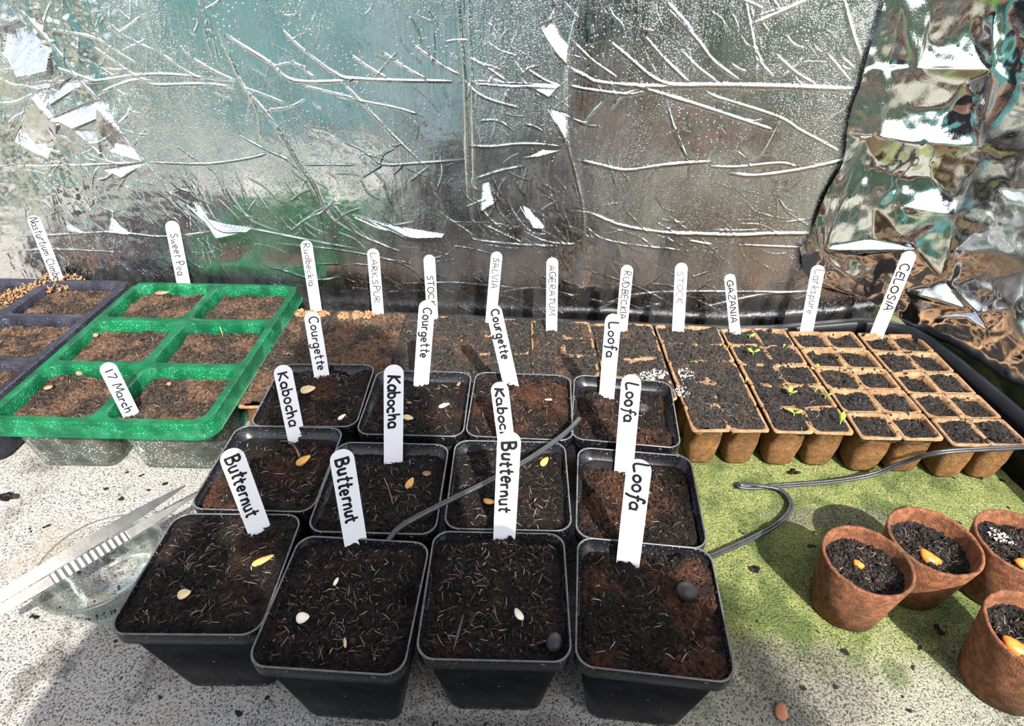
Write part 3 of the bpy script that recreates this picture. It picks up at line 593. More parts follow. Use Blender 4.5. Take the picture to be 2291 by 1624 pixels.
def on_pot(k, px, py, dz=0):
    """point on the compost of pot k seen at a pixel"""
    root, hf, x0, y0, yaw, lv = POTS[k]; z = lv
    for _ in range(8):
        p = atz(px, py, z); dx_, dy_ = p[0]-x0, p[1]-y0
        lx = dx_*math.cos(yaw)+dy_*math.sin(yaw); ly = -dx_*math.sin(yaw)+dy_*math.cos(yaw)
        lx = max(-.041, min(.041, lx)); ly = max(-.041, min(.041, ly))
        z = .5*z+.5*hf(lx, ly)
    p = atz(px, py, z); return np.array([p[0], p[1], z+dz])

# ------------------------------------------------------------------ peat cell strips
PR = .050                                    # rim height
FXB = [-.269, -.203, -.129, -.055, .020, .094, .168, .245, .324, .404, .478]
def peat_strip(x0, x1, yf, yb, yaw, idx, lab, soilmat, off, nrow=5, ncol=2, fib=120, jut=0):
    Wd, Dp = x1-x0-.0035, yb-yf; cx, cy = (x0+x1)/2, (yf+yb)/2
    root = tag(empty('peat_cell_strip', (cx, cy, 0), yaw), lab, 'seed tray', 'strips of peat cells along the wall')
    mt = MB(); ms = MB(); px_, py_ = Wd/ncol, Dp/nrow; rg = random.Random(idx)
    for r in range(nrow):
        for c in range(ncol):
            ox, oy = -Wd/2+px_*(c+.5), -Dp/2+py_*(r+.5); hx, hy = px_/2, py_/2; bx, by = hx*.66, hy*.66
            J = lambda ring, s: [(ox+a_+rg.gauss(0, s), oy+b_+rg.gauss(0, s), z_+rg.gauss(0, s)) for a_, b_, z_ in ring]
            J2 = lambda ring: [(a_+rg.gauss(0, .0004), b_+rg.gauss(0, .0004), z_) for a_, b_, z_ in ring]
            top = [(ox+a_, oy+b_, z_+.0022*float(gnoise(np.array((ox+a_)*70+idx*5), np.array((oy+b_)*70), idx))) for a_, b_, z_ in rrect(hx, hy, .0035, PR, 3)]
            inn = [(ox+a_, oy+b_, z_+.0022*float(gnoise(np.array((ox+a_)*70+idx*5), np.array((oy+b_)*70), idx))) for a_, b_, z_ in J2(rrect(hx-.0024, hy-.0024, .0058, PR-.0002, 3))]
            edge = [(a_, b_, z_-.0022) for a_, b_, z_ in top]
            v, f = loft([edge, top, inn, J(rrect(hx-.0036, hy-.0036, .0062, PR-.006, 3), .0003), J(rrect(bx-.001, by-.001, .005, .003, 3), .0002)]); mt.add(v, f)
            v, f = loft([edge, J(rrect(hx-.0030, hy-.0030, .0085, PR-.0045, 3), .0003), J(rrect((hx*1.02+bx)/2, (hy*1.02+by)/2, .008, .026, 3), .0003), J(rrect(bx+.0012, by+.0012, .007, .004, 3), .0003), rrect(bx-.001, by-.001, .006, 0, 3) if 0 else [(ox+a_, oy+b_, z_) for a_, b_, z_ in rrect(bx-.001, by-.001, .006, 0, 3)]][::-1], True, False); ms.add(v, f)
    mt.build('rim', M['peat_fibre'], root); ms.build('cup', M['peat_side'], root)
    def zf(px2, py2):
        a_ = np.abs(((px2+Wd/2)/px_) % 1-.5)*2; b_ = np.abs(((py2+Dp/2)/py_) % 1-.5)*2
        ci = np.floor((px2+Wd/2)/px_).astype(int); ri = np.floor((py2+Dp/2)/py_).astype(int)
        var = (_hash(ci, ri, idx)/65536-.5)*.004
        e2 = np.maximum(np.abs(px2)/(Wd/2), np.abs(py2)/(Dp/2))
        return PR-.0012+off+var*(1 if off < 0 else .25) + .0034*fbm(px2*38, py2*38, 2, idx+70) - (.004 if idx > 5 else .0012)*np.clip((e2-.90)*10, 0, 1)
    ov = .0022 if idx < 5 else (.0006 if idx == 5 else -.002)
    o, hf = soil(root, Wd/2+ov, Dp/2-.002, .003, zf, 300+idx*7, soilmat, (76, 180), 1300, fib*2, amp=.0040, big=.95, ztop=PR-.0002)
    return root, hf, cx, cy, yaw
SLAB = ['leftmost peat strip, overflowing with brown compost beside the green tray', 'peat strip covered in brown compost below the LARKSPUR label in capitals', 'peat strip covered in black compost below the STOCK label that leans behind a Courgette label', 'peat strip covered in black compost below the SALVIA label', 'peat strip with thin tan ribs showing below the AGERATUM label', 'peat strip below the RUDBECKIA label written in capitals, with a white crusted spot', 'peat strip below the faint STOCK label, with a white crusted left edge', 'peat strip full of tiny green seedlings', 'peat strip with clean tan ribs under the faint Larkspure label', 'rightmost peat strip, leaning on the black lip under the CELOSIA label']
SMAT = ['compost_brown', 'compost_brown', 'compost_grey', 'compost_grey', 'compost_grey', 'compost_grey', 'compost_grey', 'compost_black', 'compost_black', 'compost_black']
SOFF = [.0044, .0046, .0038, .0026, .0016, .0012, .0014, .0002, -.0026, -.0036]
STR = []
for i in range(10):
    x0, x1 = FXB[i], FXB[i+1]; xm = (x0+x1)/2
    yf = .4165-.052*(xm-.168) if i < 6 else [.413, .412, .405, .398][i-6]
    if i in (2, 3, 4, 5): yf += .0; 
    yb = .6045-.045*(xm-.07)
    front = yf
    if 0 < i < 6: front = max(yf, .458)      # shorter where the pots stand
    nr = 5 if front == yf else 4
    STR.append(peat_strip(x0, x1, front, yb, [-.03, -.03, -.03, -.03, -.03, -.03, -.025, -.02, -.015, -.005][i]*.0, i, SLAB[i], SMAT[i], SOFF[i], nr, fib=150 if i < 7 else 110))
def on_strip(px, py):
    z = PR
    for _ in range(6):
        p = atz(px, py, z); best = min(STR, key=lambda s: abs(p[0]-s[2])); root, hf, cx, cy, yaw = best
        z = .5*z+.5*hf(p[0]-cx, max(-.1, min(.1, p[1]-cy)))
    return np.array([*atz(px, py, z)[:2], z])

# ------------------------------------------------------------------ cell trays on the left
def cell_tray(loc, yaw, name, lab, rimmat, cellmat, soilmat, lv, seed, only=None):
    TW, TD, TZ = .205, .262, .070
    root = tag(empty(name, loc, yaw), lab, 'seed tray', 'six-cell plastic seed trays')
    px_, py_ = (TW-.006)/2, (TD-.006)/3; rim = MB(); FN = None
    outer = []
    for r in range(3):
        for c in range(2):
            ox, oy = (c-.5)*px_, (r-1)*py_; hx, hy = px_/2, py_/2
            mv = lambda ring: [(ox+a_, oy+b_, z_) for a_, b_, z_ in ring]
            sq = rrect(hx, hy, .0008, TZ, 5)
            v, f = loft([mv(sq), mv(rrect(hx-.0036, hy-.0036, .012, TZ+.0008, 5)), mv(rrect(hx-.0050, hy-.0050, .012, TZ-.001, 5)), mv(rrect(hx-.0068, hy-.0064, .012, TZ-.019, 5))]); rim.add(v, f)
            cb = [mv(rrect(hx-.0067, hy-.0063, .012, TZ-.019, 5)), mv(rrect(hx*.80, hy*.78, .013, .010, 5)), mv(rrect(hx*.77, hy*.75, .012, .002, 5)), mv(rrect(hx*.70, hy*.68, .010, .0008, 5))]
            v, f = loft(cb[::-1], True, False); mesh('cell', v, f, M[cellmat], root)
            zf = lambda a_, b_, s=seed+r*2+c: lv + .0018*fbm(a_*30, b_*30, 2, s)
            o, hf = soil(root, hx-.0075, hy-.0072, .010, zf, seed+r*20+c*9, soilmat, (90, 80), 800, 220, 'fibre_pale', amp=.0040, origin=(ox, oy), skirt=(.004, .80))
            if (r, c) == (0, 1): FN = hf
    sk = [rrect(TW/2-.0035, TD/2-.0035, .015, TZ-.0002), rrect(TW/2-.001, TD/2-.001, .016, TZ+.0004), rrect(TW/2, TD/2, .0165, TZ-.001), rrect(TW/2+.0012, TD/2+.0012, .0165, TZ-.014), rrect(TW/2+.0035, TD/2+.0035, .0165, TZ-.0150)]
    v, f = loft(sk); rim.add(v, f)
    rim.build('rim', M[rimmat], root)
    return root
GX, GY, GYAW = -.3685, .519, -.012
tray_g = cell_tray((GX, GY, 0), GYAW, 'cell_tray', 'translucent green six-cell tray of dark compost holding the Sweet Pea label', 'green_plastic', 'clear_plastic', 'compost_brown', .058, 600)
tray_b = cell_tray((GX-.2135, GY+.007, -.001), GYAW, 'cell_tray', 'smoky grey-black cell tray at the left edge holding the Nasturtium label', 'smoke_plastic', 'smoke_plastic', 'compost_brown', .060, 700)
# coarse tan coir heaped in the back of the smoky tray and on the first peat strip
def heap(name, pts, rad, hgt, seed, parent, mat='coir_tan', n=260, big=1.):
    rng = np.random.default_rng(seed); mb = MB(); P = np.array(pts)
    for i in range(n):
        c_ = P[rng.integers(len(P))]; a_ = rng.uniform(0, 6.28); q = rad*math.sqrt(rng.random()); r = (.0012+.0028*rng.random()**2)*big
        z_ = hgt*(1-(q/rad)**2)*rng.random()
        B_ = ICO*(1+rng.uniform(-.3, .3, (len(ICO), 1)))*r*np.array([1.3, .9, .7]); B_ = B_@rotmats(1, rng)[0].T
        mb.add(B_+[c_[0]+q*math.cos(a_), c_[1]+q*math.sin(a_), c_[2]+z_], ICOF)
    o = mb.build(name, M[mat], None); tag(o, kind='stuff')
    if parent is not None: o.parent = parent; o.matrix_parent_inverse = (Matrix.Translation(parent.location) @ parent.rotation_euler.to_matrix().to_4x4()).inverted()
    return o
heap('coir_mulch', [atz(a_, b_, .062) for a_, b_ in ((60, 655), (95, 645), (130, 640), (30, 668), (160, 632), (110, 632))], .016, .012, 3, tray_b, n=900, big=.55)
heap('coir_mulch', [atz(a_, b_, .053) for a_, b_ in ((672, 702), (700, 704), (725, 706), (690, 706))], .007, .006, 5, STR[0][0], n=500, big=.55)
heap('coir_mulch', [atz(a_, b_, .053) for a_, b_ in ((770, 708), (800, 706), (825, 706))], .007, .006, 15, STR[1][0], n=400, big=.55)
heap('white_crust', [atz(a_, b_, .0515) for a_, b_ in ((1450, 842), (1475, 835))], .009, .001, 8, STR[5][0], 'perlite', 170, .3)
heap('white_crust', [atz(a_, b_, .0515) for a_, b_ in ((1540, 850), (1525, 875), (1535, 835))], .009, .001, 9, STR[6][0], 'perlite', 150, .3)

# ------------------------------------------------------------------ plant labels with handwriting
def arc(cx, cy, rx, ry, a0, a1, n=9): return [(cx+rx*math.cos(math.radians(a0+(a1-a0)*k/n)), cy+ry*math.sin(math.radians(a0+(a1-a0)*k/n))) for k in range(n+1)]
GL = {
 'A': (.62, [[(0, 0), (.30, 1), (.62, 0)], [(.12, .38), (.50, .38)]]), 'B': (.55, [[(.03, 0), (.05, 1)], [(.0, .97), (.3, 1), (.46, .85), (.40, .62), (.08, .52), (.42, .46), (.54, .26), (.40, .04), (-.02, 0)]]),
 'C': (.6, [arc(.34, .5, .34, .5, 50, 310)]), 'D': (.58, [[(.04, 0), (.05, 1), (.3, .95), (.56, .6), (.5, .2), (.28, 0), (.02, .02)]]), 'E': (.5, [[(.46, 1), (.04, 1), (.02, 0), (.48, 0)], [(.03, .52), (.40, .52)]]), 'G': (.62, [arc(.34, .5, .34, .5, 50, 330)+[(.62, .42), (.36, .42)]]),
 'I': (.12, [[(.06, 0), (.06, 1)]]), 'K': (.55, [[(.04, 0), (.05, 1)], [(.52, 1), (.08, .48), (.55, 0)]]), 'L': (.5, [[(.06, 1), (.02, .02), (.5, .06)]]), 'M': (.74, [[(0, 0), (.1, 1), (.37, .3), (.64, 1), (.74, 0)]]),
 'N': (.6, [[(0, 0), (.06, 1), (.54, 0), (.6, 1)]]), 'O': (.64, [arc(.32, .5, .32, .5, 90, 450, 14)]), 'P': (.5, [[(.04, 0), (.05, 1), (.32, 1), (.48, .78), (.34, .52), (.06, .48)]]), 'R': (.56, [[(.04, 0), (.05, 1), (.34, 1), (.48, .78), (.34, .54), (.08, .5), (.56, 0)]]),
 'S': (.5, [[(.46, .86), (.26, 1), (.06, .84), (.12, .62), (.40, .42), (.46, .18), (.24, 0), (.02, .14)]]), 'T': (.56, [[(0, .98), (.56, 1)], [(.28, 1), (.26, 0)]]), 'U': (.56, [[(.0, 1), (.03, .25), (.26, 0), (.5, .22), (.54, 1)]]), 'V': (.56, [[(0, 1), (.28, 0), (.56, 1)]]), 'Z': (.55, [[(.02, .98), (.52, 1), (0, .02), (.55, 0)]]),
 'a': (.46, [arc(.22, .29, .22, .29, 60, 400, 11), [(.43, .56), (.42, .1), (.50, 0)]]), 'b': (.44, [[(.04, 1), (.04, .02)], arc(.22, .28, .2, .28, 150, -170, 11)]), 'c': (.4, [arc(.23, .29, .23, .29, 50, 310)]), 'd': (.48, [arc(.22, .28, .21, .28, 40, 330, 11), [(.44, 1), (.43, 0)]]), 'e': (.44, [[(.04, .28), (.40, .32)]+arc(.22, .29, .2, .29, 10, 310, 10)]),
 'f': (.36, [[(.40, .92), (.28, 1), (.18, .85), (.16, 0), (.08, -.3)], [(.02, .52), (.36, .55)]]), 'g': (.46, [arc(.22, .3, .2, .27, 40, 350, 10), [(.42, .56), (.42, -.2), (.26, -.36), (.06, -.26)]]), 'h': (.44, [[(.04, 1), (.03, 0)], [(.04, .3), (.2, .56), (.36, .5), (.40, 0)]]), 'i': (.12, [[(.06, .55), (.06, 0)], [(.06, .76), (.07, .80)]]), 'k': (.42, [[(.04, 1), (.04, 0)], [(.38, .56), (.07, .26), (.42, 0)]]), 'l': (.12, [[(.06, 1), (.06, 0)]]),
 'm': (.66, [[(.03, .56), (.03, 0)], [(.03, .36), (.17, .56), (.30, .48), (.32, 0)], [(.32, .36), (.46, .56), (.60, .48), (.63, 0)]]), 'n': (.42, [[(.03, .56), (.03, 0)], [(.03, .34), (.2, .56), (.36, .46), (.39, 0)]]), 'o': (.44, [arc(.22, .28, .21, .28, 90, 450, 12)]), 'p': (.44, [[(.04, .56), (.03, -.36)], arc(.22, .29, .2, .27, 150, -170, 11)]), 'r': (.34, [[(.04, .56), (.04, 0)], [(.04, .34), (.16, .54), (.34, .54)]]), 's': (.36, [[(.34, .50), (.18, .58), (.05, .46), (.30, .20), (.2, 0), (.0, .08)]]),
 't': (.36, [[(.16, .95), (.16, .08), (.32, 0)], [(.0, .60), (.36, .64)]]), 'u': (.44, [[(.03, .56), (.06, .1), (.22, 0), (.38, .14), (.40, .56)], [(.40, .56), (.42, 0)]]), 'w': (.6, [[(0, .56), (.14, 0), (.3, .45), (.46, 0), (.6, .56)]]), 'y': (.44, [[(.02, .56), (.2, .06)], [(.42, .56), (.1, -.36)]]), '1': (.16, [[(.10, 1), (.06, 0)]]), '7': (.5, [[(.0, .96), (.48, 1), (.2, 0)]]), ' ': (.3, [])}
def ribbon(mb, pts, w):
    P = spline(pts, 4) if len(pts) > 2 else np.array(pts, float)
    T_ = np.gradient(P, axis=0); T_ /= np.linalg.norm(T_, axis=1)[:, None]+1e-9; N_ = np.stack([-T_[:, 1], T_[:, 0]], -1)*w/2
    k = len(P); v = np.concatenate([P+N_, P-N_]); v = np.concatenate([v, P[:1]-T_[:1]*w*.4, P[-1:]+T_[-1:]*w*.4])
    f = [(i, i+1, k+i+1, k+i) for i in range(k-1)]+[(0, k, 2*k), (k-1, 2*k+1, 2*k-1)]
    mb.append((v, f))
LN = 0
def plant_label(word, B, top_px, lab, ink='ink_black', t0=.12, t1=.8, capf=.55, width=.0142, tilt=12, stroke=.00115, vary=0, below=.034, jit=.035, tip=.5, basecut=None):
    global LN
    LN += 1; rg = random.Random(LN*13); stroke = max(stroke*1.38, .0011)
    B = np.array(B, float); hc = CAM-B; hc[2] = 0; hc /= np.linalg.norm(hc); ph = math.radians(tilt)
    m_ = hc*math.cos(ph)+np.array([0, 0, 1])*math.sin(ph); d = ray(*top_px); Tp = CAM+d*(((B-CAM)@m_)/(d@m_))
    u = Tp-B; L = np.linalg.norm(u); u /= L; wx = np.cross(u, m_); wx = wx if wx[0] > 0 else -wx; nb = np.cross(u, wx)   # nb points away from the camera
    nb = -m_
    hw = width/2; ol = [(hw*math.cos(math.radians(a_)), L-hw+hw*math.sin(math.radians(a_))) for a_ in range(0, 181, 15)]
    ol += [(-hw, -below*.35), (-hw*.75, -below*.6), (-hw*.18, -below), (hw*.18, -below), (hw*.75, -below*.6), (hw, -below*.35)]
    n = len(ol); th = .0009
    v = [(a_, -th/2, b_) for a_, b_ in ol]+[(a_, th/2, b_) for a_, b_ in ol]
    f = [tuple(range(n)), tuple(range(2*n-1, n-1, -1))]+[(i, n+i, n+(i+1) % n, (i+1) % n) for i in range(n)]
    f[0] = tuple(range(n-1, -1, -1)); f[1] = tuple(range(n, 2*n))
    o = mesh('plant_label', v, f, M['label_white'], None, False)
    o.matrix_world = Matrix([[wx[0], nb[0], u[0], B[0]], [wx[1], nb[1], u[1], B[1]], [wx[2], nb[2], u[2], B[2]], [0, 0, 0, 1]])
    tag(o, lab, 'plant label', 'white plastic plant labels')
    # lettering runs down the blade, letter tops towards the right edge
    tw = sum(GL[c][0]+.16 for c in word)-.16; span = (t1-t0)*L; sc = span/tw; cap = capf*width
    low = min((y for c in word for st in GL[c][1] for x, y in st), default=0)
    parts = []; pen = 0.
    off = -cap*.5 + (-low*cap*.4 if low < -.1 else 0)
    for ch in word:
        wd, sts = GL[ch]; jy = rg.uniform(-jit, jit)*2; js = 1+rg.uniform(-.13, .13); sl2 = rg.uniform(-.10, .10)
        for st in sts:
            q = [(off+(y*js+jy)*cap, L*(1-t0)-(pen+x+sl2*y)*sc) for x, y in st]
            ribbon(parts, q, stroke*rg.uniform(.85, 1.1))
        pen += wd+.16
    vs, fs, c_ = [], [], 0
    for k2, (v_, f_) in enumerate(parts):
        vs += [(a_, -th/2-.00012-.000015*(k2 % 5), b_) for a_, b_ in v_]; fs += [tuple(i+c_ for i in q) for q in f_]; c_ += len(v_)
    mesh('lettering', vs, fs, M[ink], o, False)
    return L
LL = []
def PL(word, B, *a_, **k): LL.append((word, round(plant_label(word, B, *a_, **k)*1000)))
PL('Nasturtium Climber', [*atz(132, 632, .066)[:2], .066], (72, 482), 'white label handwritten Nasturtium Climber, in the smoky tray', t0=.03, t1=1.0, stroke=.0006, ink='ink_black', width=.0125, capf=.6, tilt=6)
PL('Sweet Pea', [*atz(412, 640, .060)[:2], .060], (383, 494), 'white label handwritten Sweet Pea, at the back of the green tray', t0=.19, t1=.82, stroke=.0008, width=.0150, tilt=6)
PL('Rudbeckia', on_strip(708, 697), (684, 538), 'white label handwritten Rudbeckia in small letters beside the green tray', t0=.04, t1=.62, stroke=.0006, ink='ink_grey', width=.0128, tilt=6)
PL('LARKSPUR', on_strip(846, 702), (834, 556), 'white label lettered LARKSPUR in capitals, second from the green tray', t0=.06, t1=.82, stroke=.0008, ink='ink_grey', width=.0135, capf=.5, tilt=6)
PL('STOCK', on_strip(968, 716), (960, 570), 'white label lettered STOCK in dark capitals, partly behind a Courgette label', t0=.30, t1=.76, stroke=.0009, width=.0130, tilt=6)
PL('SALVIA', on_strip(1098, 720), (1112, 563), 'white label lettered SALVIA in capitals', t0=.08, t1=.50, stroke=.0007, ink='ink_grey', width=.0128, tilt=6)
PL('AGERATUM', on_strip(1234, 738), (1236, 576), 'white label lettered AGERATUM in capitals', t0=.10, t1=.78, stroke=.0007, ink='ink_grey', width=.0130, capf=.5, tilt=6)
PL('RUDBECKIA', on_strip(1390, 742), (1404, 593), 'white label lettered RUDBECKIA in capitals, partly behind a Loofa label', t0=.08, t1=.80, stroke=.0008, ink='ink_grey', width=.0132, capf=.5, tilt=6)
PL('STOCK', on_strip(1517, 740), (1525, 588), 'white label lettered STOCK in very faint capitals', t0=.12, t1=.58, stroke=.0008, ink='ink_faded', width=.0135, capf=.5, tilt=6)
PL('GAZANIA', on_strip(1645, 747), (1632, 613), 'white label lettered GAZANIA in black capitals', t0=.10, t1=.80, stroke=.0009, ink='ink_black', width=.0120, tilt=6)
PL('Larkspure', on_strip(1804, 742), (1832, 593), 'white label handwritten Larkspure in faint letters', t0=.07, t1=.72, stroke=.0007, ink='ink_faded', width=.0140, capf=.6, tilt=6)
PL('CELOSIA', on_strip(1958, 757), (2038, 562), 'white label lettered CELOSIA, leaning strongly over the rightmost peat strip', t0=.14, t1=.66, stroke=.0010, width=.0140, tilt=6, below=.004)
PL('Courgette', on_pot('B1', 720, 841), (696, 697), 'white label handwritten Courgette in the brown fibrous pot by the green tray', t0=.08, t1=.90, stroke=.0009, width=.0138)
PL('Courgette', on_pot('B2', 942, 862), (956, 672), 'white label handwritten Courgette, dirt-specked and leaning in front of the dark STOCK label', t0=.08, t1=.66, stroke=.0011, width=.0142)
PL('Courgette', on_pot('B3', 1143, 860), (1102, 682), 'white label handwritten Courgette, tilted in front of the SALVIA label', t0=.06, t1=.66, stroke=.0012, width=.0138)
PL('Loofa', on_pot('B4', 1357, 889), (1373, 702), 'white label handwritten Loofa, farthest back of the three, in the sunken coir pot', t0=.10, t1=.50, stroke=.0012, width=.0140)
PL('Kabocha', on_pot('M1', 665, 987), (630, 817), 'white label handwritten Kabocha in the pot with the brown root strand', t0=.09, t1=.78, stroke=.0011, width=.0140)
PL('Kabocha', on_pot('M2', 880, 1036), (881, 816), 'white label handwritten Kabocha standing upright in the middle row', t0=.10, t1=.62, stroke=.0013, width=.0148)
PL('Kabocha', on_pot('M3', 1134, 1000), (1116, 855), 'white label handwritten Kabocha with its lower end hidden behind a Butternut label', t0=.08, t1=.98, stroke=.0014, width=.0138)
PL('Loofa', on_pot('M4', 1395, 1056), (1414, 838), 'white label handwritten Loofa, middle of the three, in the pot edged by moss', t0=.08, t1=.46, stroke=.0013, width=.0148)
PL('Butternut', on_pot('P1', 582, 1190), (513, 1005), 'white label handwritten Butternut, slanting in the heaped pot', t0=.08, t1=.78, stroke=.0012, width=.0148)
PL('Butternut', on_pot('P2', 796, 1214), (762, 1006), 'white label handwritten Butternut, nearly upright in the pot next to the heaped one', t0=.09, t1=.76, stroke=.0013, width=.0150)
PL('Butternut', on_pot('P3', 1128, 1207), (1140, 966), 'white label handwritten Butternut with the black tube passing just behind it', t0=.09, t1=.72, stroke=.0014, width=.0150)
PL('Loofa', on_pot('P4', 1405, 1258), (1432, 1028), 'white label handwritten Loofa, nearest of the three, in the pot with the round pebble', t0=.04, t1=.46, stroke=.0014, width=.0152)
PL('17 March', aty(330, 1000, .4055), (236, 812), 'white label dated 17 March, leaning in the front cell of the green tray', t0=.08, t1=.56, stroke=.0010, width=.0132, tilt=14, below=.004, capf=.5)

# ------------------------------------------------------------------ seeds
def ellips(rx, ry, rz, point=.0, n=14, m_=8):
    v = []; f = []
    for j in range(m_+1):
        ph = math.pi*j/m_
        for i in range(n):
            a_ = 2*math.pi*i/n; x = math.cos(ph); s_ = math.sin(ph)*(1-point*x*.55)
            v.append((rx*x, ry*s_*math.cos(a_), rz*s_*math.sin(a_)))
    for j in range(m_):
        for i in range(n): f.append((j*n+i, (j+1)*n+i, (j+1)*n+(i+1) % n, j*n+(i+1) % n))
    return v, f
def seed(name, B, lab, mat, rx=.0075, ry=.0045, rz=.0014, yaw=0, pitch=0, roll=0, point=.5, cat='seed', group='seeds on the compost'):
    v, f = ellips(rx, ry, rz, point); o = mesh(name, v, f, M[mat]); o.location = B; o.rotation_euler = (roll, pitch, yaw)
    return tag(o, lab, cat, group)
S = [('pumpkin_seed', 'B1', 690, 876, 'seed_cream', .0068, .0042, .0014, .25, -.1, .3, 'large flat tan seed in the brown fibrous back row pot'), ('pumpkin_seed', 'B1', 766, 938, 'seed_white', .0040, .0018, .0014, .7, -.3, .2, 'small cream seed near the front corner of the brown fibrous back row pot'), ('pumpkin_seed', 'B2', 994, 911, 'seed_white', .0052, .0020, .0010, .4, -.1, .3, 'pale slim seed right of the upright Kabocha label'), ('pumpkin_seed', 'B2', 914, 939, 'seed_cream', .0048, .0026, .0012, -.1, .1, .4, 'tan seed just peeping from behind the upright Kabocha label'), ('bark_chip', 'B2', 916, 905, 'terracotta', .0025, .0012, .0010, .0, .1, .1, 'tiny reddish chip beside the upright Kabocha label'), ('wood_splinter', 'B3', 1229, 898, 'seed_white', .0044, .0011, .0009, .05, 0, .1, 'pale wood splinter in the lumpy back row pot'), ('bark_chip', 'B2', 1026, 863, 'terracotta', .0032, .0013, .0007, .9, -.4, .3, 'reddish flake at the back corner of the pot with the specked Courgette label'),
     ('pumpkin_seed', 'M1', 680, 1036, 'seed_gold', .0066, .0032, .0017, .55, -.35, .4, 'plump gold seed below the Kabocha label with the root strand'), ('pumpkin_seed', 'M2', 918, 1087, 'seed_gold', .0050, .0028, .0017, 1.15, -.35, .3, 'gold seed standing on end in the pot of the upright Kabocha label'), ('bark_chip', 'M2', 955, 1063, 'wood_chip', .0035, .0024, .0008, 0, 0, .2, 'flat brown chip near the seed standing on end'), ('pumpkin_seed', 'M3', 1218, 1038, 'seed_gold', .0048, .0026, .0015, .9, -.25, .3, 'oval gold seed right of the Butternut label with the tube behind it'), ('pumpkin_seed', 'M3', 1092, 1127, 'seed_gold', .0050, .0040, .0017, 2.2, .35, .4, 'wide gold seed left of the Butternut label with the tube behind it'),
     ('pumpkin_seed', 'P1', 590, 1259, 'seed_gold', .0076, .0021, .0014, .45, -.2, .5, 'long slim peach seed on the heaped pot'), ('pumpkin_seed', 'P1', 415, 1334, 'seed_cream', .0040, .0030, .0014, .3, -.1, .3, 'half-buried cream seed on the heaped pot'), ('pumpkin_seed', 'P2', 680, 1389, 'seed_white', .0040, .0033, .0022, .2, 0, .3, 'chunky white seed in the front pot beside the heaped one'), ('grain', 'P2', 753, 1306, 'seed_white', .0028, .0013, .0011, 1.2, -.3, 0, 'tiny pale grain above the chunky white seed'), ('wood_splinter', 'P2', 773, 1441, 'seed_cream', .0040, .0010, .0007, 1.9, .2, 0, 'thin tan splinter near the front rim of the pot with the chunky white seed'), ('pumpkin_seed', 'P3', 1160, 1379, 'seed_white', .0062, .0028, .0016, 1.85, .45, .5, 'single pale seed in the front row pot with the Butternut label'), ('pebble', 'P3', 1240, 1440, 'pebble_grey', .0062, .0048, .0040, 1.3, 0, 0, 'dark lump in a corner of the pot with the single pale seed'), ('pebble', 'P4', 1536, 1326, 'pebble_grey', .0075, .0064, .0050, .4, .3, .2, 'round dark grey pebble in the front pot nearest the moss'), ('pebble', 'B4', 1437, 918, 'pebble_grey', .0070, .0055, .0045, .4, .1, 0, 'dark smooth pebble in the sunken coir pot'), ('wood_splinter', 'P3', 1026, 1418, 'fibre_pale', .0110, .0008, .0006, 1.35, -.2, 0, 'long pale straw in the front row pot with the single pale seed')]
for nm, k, px, py, mat, rx, ry, rz, yw, pt, rl, lab in S:
    cat = {'pumpkin_seed': 'seed', 'bark_chip': 'bark chip', 'wood_splinter': 'splinter', 'grain': 'seed', 'pebble': 'pebble'}[nm]
    seed(nm, on_pot(k, px, py, rz*(.1 if nm == 'pebble' else 1.1)+.0012), lab, mat, rx, ry, rz, yw, pt, rl, .6 if nm == 'pumpkin_seed' else .1, cat, {'seed': 'seeds lying on compost', 'pebble': 'pebbles in compost', 'bark chip': 'bark chips', 'splinter': 'wood splinters'}[cat])
# brown root strand
q = [on_pot('M1', a_, b_, c_) for a_, b_, c_ in ((628, 992, .003), (650, 1000, .006), (664, 1012, .005), (672, 1026, .002))]
v, f = tube(spline(q, 5), np.linspace(.0006, .0010, 16), 6, .5); tag(mesh('root_strand', v, f, M['fibre_brown']), 'brown curling root strand on the compost behind the plump gold seed', 'root')
q = [on_pot('M2', a_, b_, c_) for a_, b_, c_ in ((860, 1073, .002), (870, 1098, .003), (880, 1132, .002))]
v, f = tube(spline(q, 5), .0005, 6, .6); tag(mesh('twig', v, f, M['fibre_brown']), 'thin straight twig below the upright Kabocha label', 'twig')
# bits on the green tray
def tray_pt(px, py, z=.0595): return [*atz(px, py, z)[:2], z+.002]
for nm, px, py, mat, rx, ry, rz, yw, lab in (('bark_chip', 365, 657, 'wood_chip', .0085, .0042, .0010, .35, 'flat pale brown chip in the back cell by the Sweet Pea label'), ('pebble', 180, 838, 'terracotta', .0035, .0030, .0028, 0, 'small orange pebble in the front left cell of the green tray'), ('pebble', 216, 753, 'terracotta', .0030, .0028, .0024, 0, 'small reddish pebble in the middle cell of the green tray'), ('pebble', 380, 862, 'terracotta', .0022, .0022, .0018, 0, 'tiny reddish pebble near the 17 March label'), ('bark_chip', 110, 870, 'wood_chip', .0040, .0028, .0012, .5, 'small brown chip in the front left cell of the green tray')):
    seed(nm, tray_pt(px, py), lab, mat, rx, ry, rz, yw, 0, .2, .1, 'pebble' if nm == 'pebble' else 'bark chip', 'pebbles in compost' if nm == 'pebble' else 'bark chips')
q = tray_pt(500, 757); v, f = tube([np.array(q)+(0, 0, 0), np.array(q)+(.0005, 0, .006), np.array(q)+(0, 0, .013)], [.0006, .0005, .0004], 6)
tag(mesh('sprout', v, f, M['stem_pale']), 'single thin pale sprout in the right middle cell of the green tray', 'sprout')

